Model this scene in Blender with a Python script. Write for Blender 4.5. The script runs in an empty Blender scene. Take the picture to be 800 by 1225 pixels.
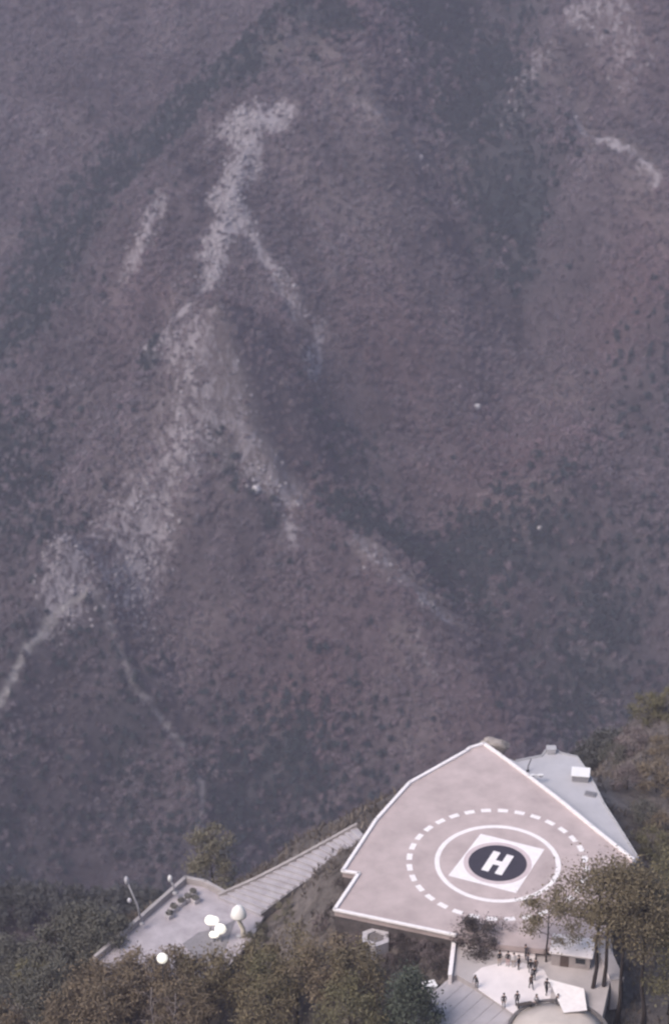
import bpy, bmesh, math, random
import numpy as np
from mathutils import Vector, Matrix

random.seed(7)
RNG = np.random.default_rng(7)
S = bpy.context.scene
COL = S.collection
R = math.radians

# ------------------------------------------------------------------ camera
CAM = np.array([0.0, 0.0, 152.0])
PITCH = R(29.6)
FPX = 3000.0                       # focal length in pixels of an 800 px wide frame
cd = bpy.data.cameras.new('camera')
cam = bpy.data.objects.new('camera', cd)
COL.objects.link(cam)
cam.location = CAM
cam.rotation_euler = (math.pi / 2 - PITCH, 0, 0)
cd.sensor_fit = 'HORIZONTAL'
cd.sensor_width = 36.0
cd.lens = 36.0 * FPX / 800
cd.clip_start = 0.5
cd.clip_end = 6000
cd.dof.use_dof = True              # a long phone zoom, not quite sharp anywhere
cd.dof.focus_distance = 110
cd.dof.aperture_fstop = 0.8
S.camera = cam

# ------------------------------------------------------------------ light
SUN_EL, SUN_AZ = 49.0, 230.0       # soft light through thin cloud, from the left
w = bpy.data.worlds.new('World')
S.world = w
w.use_nodes = True
nt = w.node_tree
nt.nodes.clear()
sky = nt.nodes.new('ShaderNodeTexSky')
sky.sky_type = 'NISHITA'
sky.sun_disc = False
sky.sun_elevation = R(SUN_EL)
sky.sun_rotation = R(SUN_AZ)
sky.air_density = 1.0
sky.dust_density = 3.0
bg = nt.nodes.new('ShaderNodeBackground')
bg.inputs['Strength'].default_value = 0.12
wo = nt.nodes.new('ShaderNodeOutputWorld')
nt.links.new(sky.outputs[0], bg.inputs[0])
nt.links.new(bg.outputs[0], wo.inputs[0])
sl = bpy.data.lights.new('sun', 'SUN')
sl.energy = 1.5
sl.angle = R(28)
sl.color = (1.0, 0.85, 0.80)
sun = bpy.data.objects.new('sun', sl)
COL.objects.link(sun)
sd = Vector((math.sin(R(SUN_AZ)) * math.cos(R(SUN_EL)), math.cos(R(SUN_AZ)) * math.cos(R(SUN_EL)), math.sin(R(SUN_EL))))
sun.rotation_euler = sd.to_track_quat('Z', 'Y').to_euler()
sun.location = sd * 400
S.view_settings.view_transform = 'Standard'
S.view_settings.look = 'None'
S.view_settings.gamma = 1.0
S.view_settings.exposure = 0.75
S.cycles.volume_bounces = 1
S.cycles.max_bounces = 6
S.cycles.use_denoising = True

# ------------------------------------------------------------------ helpers
FWD = np.array([0, math.cos(PITCH), -math.sin(PITCH)])
UPV = np.array([0, math.sin(PITCH), math.cos(PITCH)])


def ray(u, v):
    return FWD + (u - 400) / FPX * np.array([1.0, 0, 0]) - (v - 612.5) / FPX * UPV


def at(u, v, z):
    """the point of height z that is seen in direction u, v of the photograph"""
    d = ray(u, v)
    t = (z - CAM[2]) / d[2]
    return CAM + d * t


def h2(ix, iy, seed):
    n = (ix.astype(np.int64) * 374761393 + iy.astype(np.int64) * 668265263 + seed * 1442695041) & 0x7fffffff
    n = ((n ^ (n >> 13)) * 1274126177) & 0x7fffffff
    n = ((n ^ (n >> 16)) * 60493) & 0x7fffffff
    return (n % 100003) / 100003.0


def vnoise(x, y, seed=0):
    ix, iy = np.floor(x), np.floor(y)
    fx, fy = x - ix, y - iy
    fx = fx * fx * (3 - 2 * fx)
    fy = fy * fy * (3 - 2 * fy)
    a = h2(ix, iy, seed); b = h2(ix + 1, iy, seed)
    c = h2(ix, iy + 1, seed); d = h2(ix + 1, iy + 1, seed)
    return (a * (1 - fx) + b * fx) * (1 - fy) + (c * (1 - fx) + d * fx) * fy


def fbm(x, y, scale, octaves=4, seed=0, gain=0.5):
    s = np.zeros_like(x); a = 1.0; tot = 0
    for o in range(octaves):
        s += a * (vnoise(x / scale * 2 ** o, y / scale * 2 ** o, seed + o * 17) - 0.5)
        tot += a * 0.5
        a *= gain
    return s / tot


def ridged(x, y, scale, octaves=4, seed=0):
    s = np.zeros_like(x); a = 1.0; tot = 0
    for o in range(octaves):
        n = 1 - np.abs(2 * vnoise(x / scale * 2 ** o, y / scale * 2 ** o, seed + o * 13) - 1)
        s += a * n * n
        tot += a
        a *= 0.5
    return s / tot


def segdist(x, y, pts):
    """distance to a polyline, side (+ on the left of its direction), and place along it 0..1"""
    best = np.full_like(x, 1e9); side = np.zeros_like(x); along = np.zeros_like(x)
    n = len(pts) - 1
    for i in range(n):
        ax, ay = pts[i][:2]; bx, by = pts[i + 1][:2]
        dx, dy = bx - ax, by - ay
        L2 = dx * dx + dy * dy + 1e-9
        t = np.clip(((x - ax) * dx + (y - ay) * dy) / L2, 0, 1)
        qx, qy = x - ax - t * dx, y - ay - t * dy
        d = np.hypot(qx, qy)
        m = d < best
        best = np.where(m, d, best)
        side = np.where(m, np.sign(dx * (y - ay) - dy * (x - ax)), side)
        along = np.where(m, (i + t) / n, along)
    return best, side, along


def smax(a, b, k):
    h = np.clip(0.5 + 0.5 * (a - b) / k, 0, 1)
    return b * (1 - h) + a * h + k * h * (1 - h)


def sstep(a, b, x):
    t = np.clip((x - a) / (b - a), 0, 1)
    return t * t * (3 - 2 * t)


# ------------------------------------------------------------------ materials
MATS = {}


def mat(name, color, rough=0.85, var=0.25, scale=2.0, bump=0.0, bscale=8.0, spec=0.3, color2=None, emit=None, island=None, detail=6):
    if name in MATS:
        return MATS[name]
    m = bpy.data.materials.new(name)
    m.use_nodes = True
    t = m.node_tree
    b = t.nodes['Principled BSDF']
    b.inputs['Roughness'].default_value = rough
    b.inputs['Specular IOR Level'].default_value = spec
    c1 = Vector(color)
    c2 = Vector(color2) if color2 else c1 * (1 - var)
    mix = t.nodes.new('ShaderNodeMix'); mix.data_type = 'RGBA'
    mix.inputs['A'].default_value = (*c1, 1)
    mix.inputs['B'].default_value = (*c2, 1)
    tc = t.nodes.new('ShaderNodeTexCoord')
    nz = t.nodes.new('ShaderNodeTexNoise')
    nz.inputs['Scale'].default_value = scale
    nz.inputs['Detail'].default_value = detail
    nz.inputs['Roughness'].default_value = 0.62
    t.links.new(tc.outputs['Object'], nz.inputs['Vector'])
    rmp = t.nodes.new('ShaderNodeMapRange')
    rmp.inputs['From Min'].default_value = 0.35
    rmp.inputs['From Max'].default_value = 0.65
    t.links.new(nz.outputs['Fac'], rmp.inputs['Value'])
    if island:
        ge = t.nodes.new('ShaderNodeNewGeometry')
        add = t.nodes.new('ShaderNodeMath'); add.operation = 'MULTIPLY_ADD'
        add.inputs[1].default_value = island
        add.use_clamp = True
        sub = t.nodes.new('ShaderNodeMath'); sub.operation = 'MULTIPLY'
        sub.inputs[1].default_value = 1 - island
        t.links.new(rmp.outputs[0], sub.inputs[0])
        t.links.new(ge.outputs['Random Per Island'], add.inputs[0])
        t.links.new(sub.outputs[0], add.inputs[2])
        t.links.new(add.outputs[0], mix.inputs['Factor'])
    else:
        t.links.new(rmp.outputs[0], mix.inputs['Factor'])
    t.links.new(mix.outputs['Result'], b.inputs['Base Color'])
    if bump:
        n2 = t.nodes.new('ShaderNodeTexNoise'); n2.inputs['Scale'].default_value = bscale; n2.inputs['Detail'].default_value = 8
        t.links.new(tc.outputs['Object'], n2.inputs['Vector'])
        bp = t.nodes.new('ShaderNodeBump'); bp.inputs['Strength'].default_value = bump; bp.inputs['Distance'].default_value = 0.05
        t.links.new(n2.outputs['Fac'], bp.inputs['Height'])
        t.links.new(bp.outputs[0], b.inputs['Normal'])
    if emit:
        b.inputs['Emission Color'].default_value = (*emit[0], 1)
        b.inputs['Emission Strength'].default_value = emit[1]
    MATS[name] = m
    return m


# ------------------------------------------------------------------ mesh building
class MB:
    def __init__(s):
        s.v = []; s.f = []; s.m = []

    def add(s, vs, fs, mi=0):
        o = len(s.v)
        s.v += [tuple(p) for p in vs]
        s.f += [tuple(i + o for i in f) for f in fs]
        s.m += [mi] * len(fs)
        return s

    def box(s, c, size, rot=0, mi=0, mtx=None, taper=1.0):
        x, y, z = size[0] / 2, size[1] / 2, size[2] / 2
        vs = [Vector((sx * x * (taper if sz > 0 else 1), sy * y * (taper if sz > 0 else 1), sz * z)) for sz in (-1, 1) for sx, sy in ((-1, -1), (1, -1), (1, 1), (-1, 1))]
        M = mtx or Matrix.Rotation(rot, 4, 'Z')
        vs = [M @ p + Vector(c) for p in vs]
        return s.add(vs, [(3, 2, 1, 0), (4, 5, 6, 7), (0, 1, 5, 4), (1, 2, 6, 5), (2, 3, 7, 6), (3, 0, 4, 7)], mi)

    def prism(s, poly, z0, z1, mi=0):
        """poly counter-clockwise seen from above; z0, z1 numbers or lists"""
        n = len(poly)
        a = z0 if hasattr(z0, '__len__') else [z0] * n
        b = z1 if hasattr(z1, '__len__') else [z1] * n
        if sum(poly[i][0] * poly[(i + 1) % n][1] - poly[(i + 1) % n][0] * poly[i][1] for i in range(n)) < 0:
            poly = poly[::-1]; a = a[::-1]; b = b[::-1]
        vs = [(p[0], p[1], a[i]) for i, p in enumerate(poly)] + [(p[0], p[1], b[i]) for i, p in enumerate(poly)]
        fs = [tuple(range(n - 1, -1, -1)), tuple(range(n, 2 * n))] + [(i, (i + 1) % n, n + (i + 1) % n, n + i) for i in range(n)]
        return s.add(vs, fs, mi)

    def bar(s, p, q, wd, z0, z1, mi=0, ext=0.0):
        """a straight kerb or wall from p to q, wd wide, between heights z0 and z1 (relative to the ends' z)"""
        p = Vector(p); q = Vector(q)
        d = Vector((q.x - p.x, q.y - p.y, 0)).normalized()
        n = Vector((-d.y, d.x, 0)) * wd / 2
        p = p - d * ext; q = q + d * ext
        vs = []
        for zz in (z0, z1):
            for a, sg in ((p, -1), (q, -1), (q, 1), (p, 1)):
                vs.append((a.x + sg * n.x, a.y + sg * n.y, a.z + zz))
        return s.add(vs, [(3, 2, 1, 0), (4, 5, 6, 7), (0, 1, 5, 4), (1, 2, 6, 5), (2, 3, 7, 6), (3, 0, 4, 7)], mi)

    def tube(s, path, radii, n=6, mi=0, cap=True):
        path = [Vector(p) for p in path]
        rings = []
        for i, p in enumerate(path):
            d = (path[min(i + 1, len(path) - 1)] - path[max(i - 1, 0)]).normalized()
            a = d.cross(Vector((0.31, 0.95, 0.02)))
            if a.length < 0.1:
                a = d.cross(Vector((1, 0, 0)))
            a.normalize(); b = d.cross(a)
            rings.append([p + (a * math.cos(2 * math.pi * k / n) + b * math.sin(2 * math.pi * k / n)) * radii[i] for k in range(n)])
        vs = [q for r in rings for q in r]
        fs = []
        for i in range(len(path) - 1):
            for k in range(n):
                fs.append((i * n + k, i * n + (k + 1) % n, (i + 1) * n + (k + 1) % n, (i + 1) * n + k))
        if cap:
            fs.append(tuple(range(n - 1, -1, -1)))
            fs.append(tuple((len(path) - 1) * n + k for k in range(n)))
        return s.add(vs, fs, mi)

    def lathe(s, prof, c=(0, 0, 0), n=24, mi=0, mtx=None):
        vs = []
        for r, z in prof:
            for k in range(n):
                p = Vector((r * math.cos(2 * math.pi * k / n), r * math.sin(2 * math.pi * k / n), z))
                if mtx: p = mtx @ p
                vs.append(p + Vector(c))
        fs = []
        for i in range(len(prof) - 1):
            for k in range(n):
                fs.append((i * n + k, i * n + (k + 1) % n, (i + 1) * n + (k + 1) % n, (i + 1) * n + k))
        fs.append(tuple(range(n - 1, -1, -1)))
        fs.append(tuple((len(prof) - 1) * n + k for k in range(n)))
        return s.add(vs, fs, mi)

    def build(s, name, mats, parent=None, smooth=False, bevel=0.0):
        me = bpy.data.meshes.new(name)
        me.from_pydata(s.v, [], s.f)
        if not isinstance(mats, (list, tuple)):
            mats = [mats]
        for m in mats:
            me.materials.append(m)
        if any(s.m):
            me.polygons.foreach_set('material_index', s.m)
        if smooth:
            me.polygons.foreach_set('use_smooth', [True] * len(s.f))
        o = bpy.data.objects.new(name, me)
        COL.objects.link(o)
        if parent:
            o.parent = parent
        if bevel:
            b = o.modifiers.new('bevel', 'BEVEL'); b.width = bevel; b.segments = 2; b.limit_method = 'ANGLE'
        return o


def tag(o, label=None, cat=None, group=None, kind=None):
    if label: o['label'] = label
    if cat: o['category'] = cat
    if group: o['group'] = group
    if kind: o['kind'] = kind
    return o


def thing(name, loc, label, cat, group=None, rz=0.0):
    o = bpy.data.objects.new(name, None)
    COL.objects.link(o)
    o.empty_display_size = 0.3
    o.location = loc
    o.rotation_euler = (0, 0, rz)
    return tag(o, label, cat, group)


def copy_tree(o, parent=None):
    c = o.copy()
    COL.objects.link(c)
    if parent:
        c.parent = parent
    for ch in list(o.children):
        copy_tree(ch, c)
    return c


# ------------------------------------------------------------------ terrain
def hit_plane(u, v, off=0.0):
    """where the ray meets the mountain's mean slope z = -964 + 0.7 y + off"""
    d = ray(u, v)
    t = (-964 + off - CAM[2]) / (d[2] - 0.7 * d[1])
    return CAM + d * t


def line(pts, off=0.0):
    return [hit_plane(u, v, off) for u, v in pts]


BACK = -125.0                     # the farther slope lies this much lower at the same distance
CREST = line([(520, -120), (440, -10), (400, 22), (340, 45), (300, 75), (268, 118), (255, 150), (220, 176), (160, 240), (110, 320), (72, 395), (20, 470), (-80, 560), (-260, 700)])
RIDGES = [   # points, height, half width (metres), sharpness
    (line([(400, -20), (335, 55), (308, 150), (272, 262), (256, 380), (266, 485)], 11), 11, 44, 1.25),
    (line([(266, 485), (190, 580), (115, 650), (78, 700), (35, 775), (0, 850), (-40, 950)], 17), 17, 46, 1.15),
    (line([(266, 485), (305, 560), (345, 600), (430, 652), (540, 750), (610, 860), (640, 960)], 14), 14, 40, 1.15),
    (line([(60, 705), (118, 720), (155, 810), (235, 925), (240, 1020)], 9), 9, 28, 1.2),
    (line([(620, 90), (690, 150), (790, 220), (880, 300)], 18), 18, 42, 1.1),
    (line([(640, 20), (700, 10), (790, -40)], 15), 15, 45, 1.3),
    (line([(430, 120), (520, 200), (560, 330)], 10), 10, 34, 1.2),
    (line([(180, 250), (165, 330), (190, 430), (150, 540)], 9), 9, 28, 1.2),
    (line([(660, 560), (780, 640), (900, 700)], 12), 12, 46, 1.4),
]
GULLIES = [
    (line([(600, -160), (575, 20), (580, 130), (600, 260), (620, 420)], -25), 34, 40),
    (line([(470, 560), (560, 660), (640, 740), (700, 840), (720, 930)], -14), 18, 38),
    (line([(150, 720), (180, 860), (300, 960), (380, 1010)], -10), 12, 30),
    (line([(190, 420), (178, 450), (165, 480)], -5), 7, 8),
]


def strata(x, y):
    """ribs and runnels that fall away to both sides of the main spur"""
    wx = x + 8 * fbm(x, y, 40, 3, 57); wy = y + 8 * fbm(x, y, 40, 3, 58)
    al, ac = (wx + wy) * .7071, (wx - wy) * .7071
    left = ridged(ac, al * .22, 17, 4, 55)
    right = ridged(al, ac * .22, 19, 4, 56)
    d, sg, _ = segdist(x, y, RIDGES[0][0] + RIDGES[2][0][1:])
    t = sstep(-18, 18, d * sg)
    return left * (1 - t) + right * t


def mountain_z(x, y):
    base = -964 + 0.7 * y
    a = base.copy()
    far = np.hypot(x + 30, y - 950)
    for pts, h, wd, sh in RIDGES:
        d, sg, al = segdist(x, y, pts)
        d = d * (1 + 0.35 * fbm(x, y, 24, 3, 91))
        a += 1.6 * h * np.clip(1 - d / wd, 0, 1) ** sh
    for pts, h, wd in GULLIES:
        d, sg, al = segdist(x, y, pts)
        a -= 1.25 * h * np.exp(-(d / wd) ** 2)
    d, sg, al = segdist(x, y, CREST)
    s = np.where(sg < 0, d, 0.0)
    s = np.maximum(0, s + 7 * fbm(x, y, 30, 3, 5))* (sg < 0)
    a = a - 1.15 * s
    b = base + BACK + 18 * (ridged(x + 0.6 * y, y * 0.7 - x * .3, 150, 3, 33) - 0.5)
    z = smax(a, b, 14.0)
    z = z + 9 * (ridged(x * 1.0 + 0.35 * y, y * 0.55, 60, 4, 3) - 0.5) + 4.0 * fbm(x, y, 22, 4, 8) + 6.5 * (strata(x, y) - .5)
    cap = 40 - 0.0 * y
    return -smax(-z, -(cap + 0 * z), 40.0)


NEAR = [  # (u, v, z) seen in the photograph
    (440, 1080, -2.2), (490, 945, -6), (560, 905, -6), (600, 1030, -3), (680, 960, -4.0), (700, 1010, -4.0), (745, 1020, -4.5),
    (350, 1092, -8.0), (395, 1050, -3.4), (330, 1112, -9.3), (300, 1076, -10.0), (420, 990, -5.0), (360, 1040, -8),
    (222, 1068, -10.8), (160, 1125, -11), (290, 1112, -10.2), (250, 1150, -11), (130, 1150, -11.6),
    (60, 1240, -19), (200, 1240, -15), (350, 1240, -12), (430, 1150, -3.6), (449, 1112, -1.5), (490, 1128, -1.7), (500, 1160, -2.4), (480, 1225, -4.5), (538, 1150, -2.0), (405, 1100, -2.8),
    (600, 1180, -2.2), (560, 1140, -2.6), (690, 1150, -2.8), (650, 1240, -3.4), (720, 1200, -4),
    (745, 1190, -5.0), (795, 1120, -6), (780, 1020, -7.5), (720, 930, -8), (765, 930, -12), (800, 890, -17), (770, 850, -26), (850, 880, -16), (860, 1100, -7),
]
NP = [at(*p) for p in NEAR]
NP += [np.array(p, float) for p in [
    (-30, 209, -22), (-18, 222, -25), (-45, 200, -34), (-40, 232, -68), (-4, 232, -28), (10, 240, -30), (22, 241, -28), (-3, 222, -15), (-12, 215, -19),
    (-70, 180, -46), (-100, 200, -86), (-60, 160, -28), (-30, 150, -16), (0, 150, -13), (30, 150, -13), (70, 150, -16), (110, 160, -20), (100, 200, -16), (100, 260, -34),
    (-110, 300, -140), (-60, 300, -125), (-20, 300, -100), (15, 300, -80), (45, 300, -62), (80, 300, -60), (110, 300, -64),
    (-110, 345, -135), (-40, 345, -125), (20, 345, -124), (60, 345, -112), (110, 345, -110), (48, 272, -36), (32, 262, -38)]]
NP = np.array(NP)
_K = np.hypot(NP[:, None, 0] - NP[None, :, 0], NP[:, None, 1] - NP[None, :, 1])
_n = len(NP)
_A = np.zeros((_n + 1, _n + 1)); _A[:_n, :_n] = _K; _A[:_n, _n] = 1; _A[_n, :_n] = 1
_W = np.linalg.solve(_A, np.append(NP[:, 2], 0))


def near_z(x, y):
    xc = np.clip(x, -110, 110); yc = np.clip(y, 150, 345)
    z = np.full_like(x, _W[_n])
    for i in range(_n):
        z = z + _W[i] * np.hypot(xc - NP[i, 0], yc - NP[i, 1])
    return z


def terrain_z(x, y):
    x = np.asarray(x, float); y = np.asarray(y, float)
    nz = near_z(x, y)
    nz = nz + 0.5 * fbm(x, y, 6, 3, 21) + sstep(225, 260, y) * 3 * fbm(x, y, 18, 3, 22)
    vz = -80 - 0.95 * (y - 300) + 12 * fbm(x, y, 50, 4, 41)
    t = sstep(280, 345, y)
    z = nz * (1 - t) + vz * t
    far = smax(z, mountain_z(x, y), 25.0)
    z = np.where(y > 420, far, z)
    camhill = np.minimum(150 - 1.09 * y, 149.8)
    z = np.where(y < 175, smax(z, camhill - 1, 4.0), z)
    return z


def terrain1(x, y):
    return float(terrain_z(np.array([x]), np.array([y]))[0])


def on_terrain(u, v, lift=0.0):
    d = ray(u, v)
    ts = np.linspace(150, 420, 2200)
    P = CAM[None, :] + ts[:, None] * d[None, :]
    z = terrain_z(P[:, 0], P[:, 1])
    k = np.argmax(P[:, 2] <= z)
    p = P[k]
    return np.array([p[0], p[1], terrain1(p[0], p[1]) + lift])


def axis(parts):
    out = [parts[0][0]]
    for a, b, st in parts:
        n = max(1, int(round((b - a) / st)))
        out += [a + (b - a) * (i + 1) / n for i in range(n)]
    return np.array(out)


XS = axis([(-900, -300, 40), (-300, -210, 10), (-210, -70, 2.2), (-70, 70, 1.4), (70, 210, 2.2), (210, 300, 10), (300, 900, 40)])
YS = axis([(-150, 100, 25), (100, 150, 5), (150, 320, 1.4), (320, 560, 4), (560, 1300, 2.2), (1300, 1900, 40)])
GX, GY = np.meshgrid(XS, YS)
GZ = terrain_z(GX.ravel(), GY.ravel()).reshape(GX.shape)

def surf(pts):
    """the points of the mountain's own surface seen in these directions"""
    D = np.array([ray(u, v) for u, v in pts])
    ts = np.arange(560, 1700, 3.0)
    P = CAM[None, None, :] + D[:, None, :] * ts[None, :, None]
    x, y = P[..., 0].ravel(), P[..., 1].ravel()
    z = smax(mountain_z(x, y), -80 - 0.95 * (y - 300), 25.0).reshape(P.shape[:2])
    k = np.argmax(P[..., 2] <= z, axis=1)
    return [P[i, j] for i, j in enumerate(k)]


# what grows or lies where on the mountain, with ridge light and gully shade painted in, in plan
_SC = {}


def SURF(pts):
    k = tuple(pts)
    if k not in _SC:
        _SC[k] = surf(pts)
    return _SC[k]


def cover(x, y):
    n1 = fbm(x, y, 9, 4, 61); n2 = fbm(x, y, 26, 4, 62); n3 = fbm(x, y, 4, 3, 63)
    rock = np.zeros_like(x)

    def streak(pts, wpx, k, off=8.0, rough=0.8):
        nonlocal rock
        d, sg, al = segdist(x, y, SURF(pts))
        wm = wpx / 2.7
        d = d * (1 + rough * 0.7 * n1)
        rock = np.maximum(rock, k * np.clip(1.25 - d / wm, 0, 1) * np.clip(.45 + 1.1 * strata(x, y), 0, 1.1) * np.clip(0.9 + 0.5 * n1, 0, 1))
    streak([(335, 135), (285, 158), (302, 190), (266, 235), (285, 265), (250, 298)], 20, 1.0, 13)
    streak([(328, 150), (265, 157)], 20, 1.0, 13)
    streak([(262, 310), (222, 375)], 13, 0.8, 12)
    streak([(300, 285), (352, 368)], 14, 0.55)
    streak([(190, 248), (165, 300), (158, 330)], 14, 0.6)
    streak([(384, 398), (370, 448)], 10, 0.6)
    streak([(255, 480), (200, 580), (115, 645)], 34, 0.47, 20)
    streak([(215, 500), (240, 420), (200, 410)], 26, 0.42, 12)
    streak([(175, 640), (150, 705)], 30, 0.7, 18)
    streak([(88, 660), (72, 715)], 28, 0.75, 24)
    streak([(272, 490), (305, 560), (348, 600)], 22, 0.5, 17)
    streak([(345, 630), (350, 655)], 12, 0.55, 12)
    streak([(430, 652), (535, 745)], 13, 0.5, 17)
    streak([(500, 770), (515, 810)], 8, 0.3, 5)
    streak([(690, 152), (785, 217)], 9, 0.75, 18)
    streak([(690, 15), (745, 65)], 34, 0.36, 12)
    streak([(640, 60), (620, 130)], 22, 0.35, 5)
    streak([(430, 130), (500, 190)], 12, 0.3, 10)
    streak([(45, 140), (52, 165)], 8, 0.4, BACK)
    streak([(90, 10), (94, 30)], 6, 0.4, BACK)
    path = np.zeros_like(x)
    for pts, wpx, k, off in (([(104, 716), (62, 742), (32, 782), (12, 830), (-8, 868)], 2.4, .95, 24), ([(118, 718), (150, 790), (155, 822), (190, 862), (226, 902), (244, 960), (240, 1000)], 2.4, 0.55, 9)):
        d, sg, al = segdist(x, y, SURF(pts))
        path = np.maximum(path, k * np.clip(1.5 - (d + 0.5 * n3) / (wpx / 2.7), 0, 1) * np.clip(0.9 + 0.7 * n3, 0, 1))

    def blob(u, v, r, off=0.0):
        c = SURF([(u, v)])[0]
        return np.exp(-(np.hypot(x - c[0], y - c[1]) / (r / 2.6)) ** 2)
    red = np.zeros_like(x)
    for u, v, r, k in ((470, 430, 55, 1), (380, 600, 55, .7), (350, 835, 80, .8), (600, 560, 110, .7), (775, 360, 70, .8), (330, 430, 60, .5), (170, 350, 60, .4), (640, 620, 70, .5), (570, 880, 60, .6), (440, 40, 60, .4), (760, 60, 70, .4), (430, 740, 90, .5)):
        red = np.maximum(red, k * blob(u, v, r, 5))
    red = np.clip(red * (0.85 + 0.9 * n2), 0, 1)
    ev = np.zeros_like(x)
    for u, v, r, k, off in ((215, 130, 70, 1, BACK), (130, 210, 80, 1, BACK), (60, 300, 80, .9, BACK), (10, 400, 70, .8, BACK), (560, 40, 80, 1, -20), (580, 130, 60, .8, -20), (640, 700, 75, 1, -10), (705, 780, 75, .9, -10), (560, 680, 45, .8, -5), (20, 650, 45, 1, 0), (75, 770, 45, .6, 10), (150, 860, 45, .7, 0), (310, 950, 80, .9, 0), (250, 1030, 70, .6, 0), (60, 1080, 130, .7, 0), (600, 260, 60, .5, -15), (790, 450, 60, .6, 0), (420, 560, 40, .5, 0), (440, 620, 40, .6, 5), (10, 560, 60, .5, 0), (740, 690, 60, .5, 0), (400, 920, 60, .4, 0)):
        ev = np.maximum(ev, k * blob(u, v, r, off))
    for pts, wpx, k in (([(375, 12), (300, 48), (237, 108), (214, 150), (172, 185), (120, 248), (76, 312), (36, 390)], 46, 1.0), ([(215, 120), (165, 165)], 70, .8), ([(110, 220), (60, 290)], 70, .8), ([(600, 20), (540, 60)], 60, .8), ([(262, 518), (300, 580), (332, 625)], 14, .9), ([(420, 615), (480, 655), (560, 715), (620, 790)], 30, .9), ([(575, 10), (585, 110), (600, 200), (612, 300)], 40, .9), ([(40, 770), (20, 840)], 26, .6), ([(180, 435), (190, 410)], 9, 1.0)):  # evergreens, also shade painted along the gullies and behind the crest
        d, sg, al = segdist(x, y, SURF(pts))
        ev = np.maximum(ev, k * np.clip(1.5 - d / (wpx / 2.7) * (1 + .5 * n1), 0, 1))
    tan_lit = .40 * sstep(.46, .66, strata(x, y)) * sstep(-.25, .35, n2)
    for pts, wpx, k in (([(280, 490), (312, 552), (352, 592)], 20, 1.0), ([(264, 390), (272, 480)], 14, .55), ([(345, 52), (390, 80), (450, 130), (515, 190)], 26, .7), ([(690, 30), (740, 80)], 30, .35), ([(440, 655), (500, 705), (545, 745)], 13, .9), ([(250, 490), (190, 570), (125, 640)], 16, .3), ([(650, 60), (690, 140), (780, 205)], 15, .7), ([(480, 760), (500, 800)], 10, .6)):  # bare tan ground, also light painted on the lit ridge flank
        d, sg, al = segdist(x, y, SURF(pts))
        tan_lit = np.maximum(tan_lit, k * np.clip(1.6 - d / (wpx / 2.7) * (1 + .6 * n1), 0, 1))
    ev = np.clip(ev * (0.9 + 1.1 * n2), 0, 1) * (1 - tan_lit)
    ev = ev * (1 - np.clip(path * 1.3 + rock, 0, 1))
    return rock, path, red, ev, n1, n2, n3, tan_lit


def lerp(a, b, t):
    return a * (1 - t[:, None]) + np.array(b)[None, :] * t[:, None]


SOIL = np.array((0.078, 0.066, 0.074))


def ground_colour(x, y):
    rock, path, red, ev, n1, n2, n3, tan_lit = cover(x, y)
    c = np.repeat(SOIL[None, :], len(x), 0) * (1 + 0.45 * n1 + 0.3 * n3 + 0.35 * n2)[:, None]
    c = lerp(c, (0.105, 0.066, 0.070), red * 0.8)
    c = lerp(c, (0.160, 0.138, 0.134), tan_lit * .7)
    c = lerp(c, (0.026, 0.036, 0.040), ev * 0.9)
    c = lerp(c, (0.40, 0.385, 0.37), np.clip(path, 0, 1))
    # the near hill is warmer: dry grass and litter
    t = 1 - sstep(240, 300, y)
    near = np.array((0.158, 0.140, 0.130))[None, :] * (1 + 0.5 * n1 + 0.4 * n3)[:, None]
    c = c * (1 - t[:, None]) + near * t[:, None]
    return np.concatenate([np.clip(c, 0.01, 1), np.clip(rock * (1 - t), 0, 1)[:, None]], 1)


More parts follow.
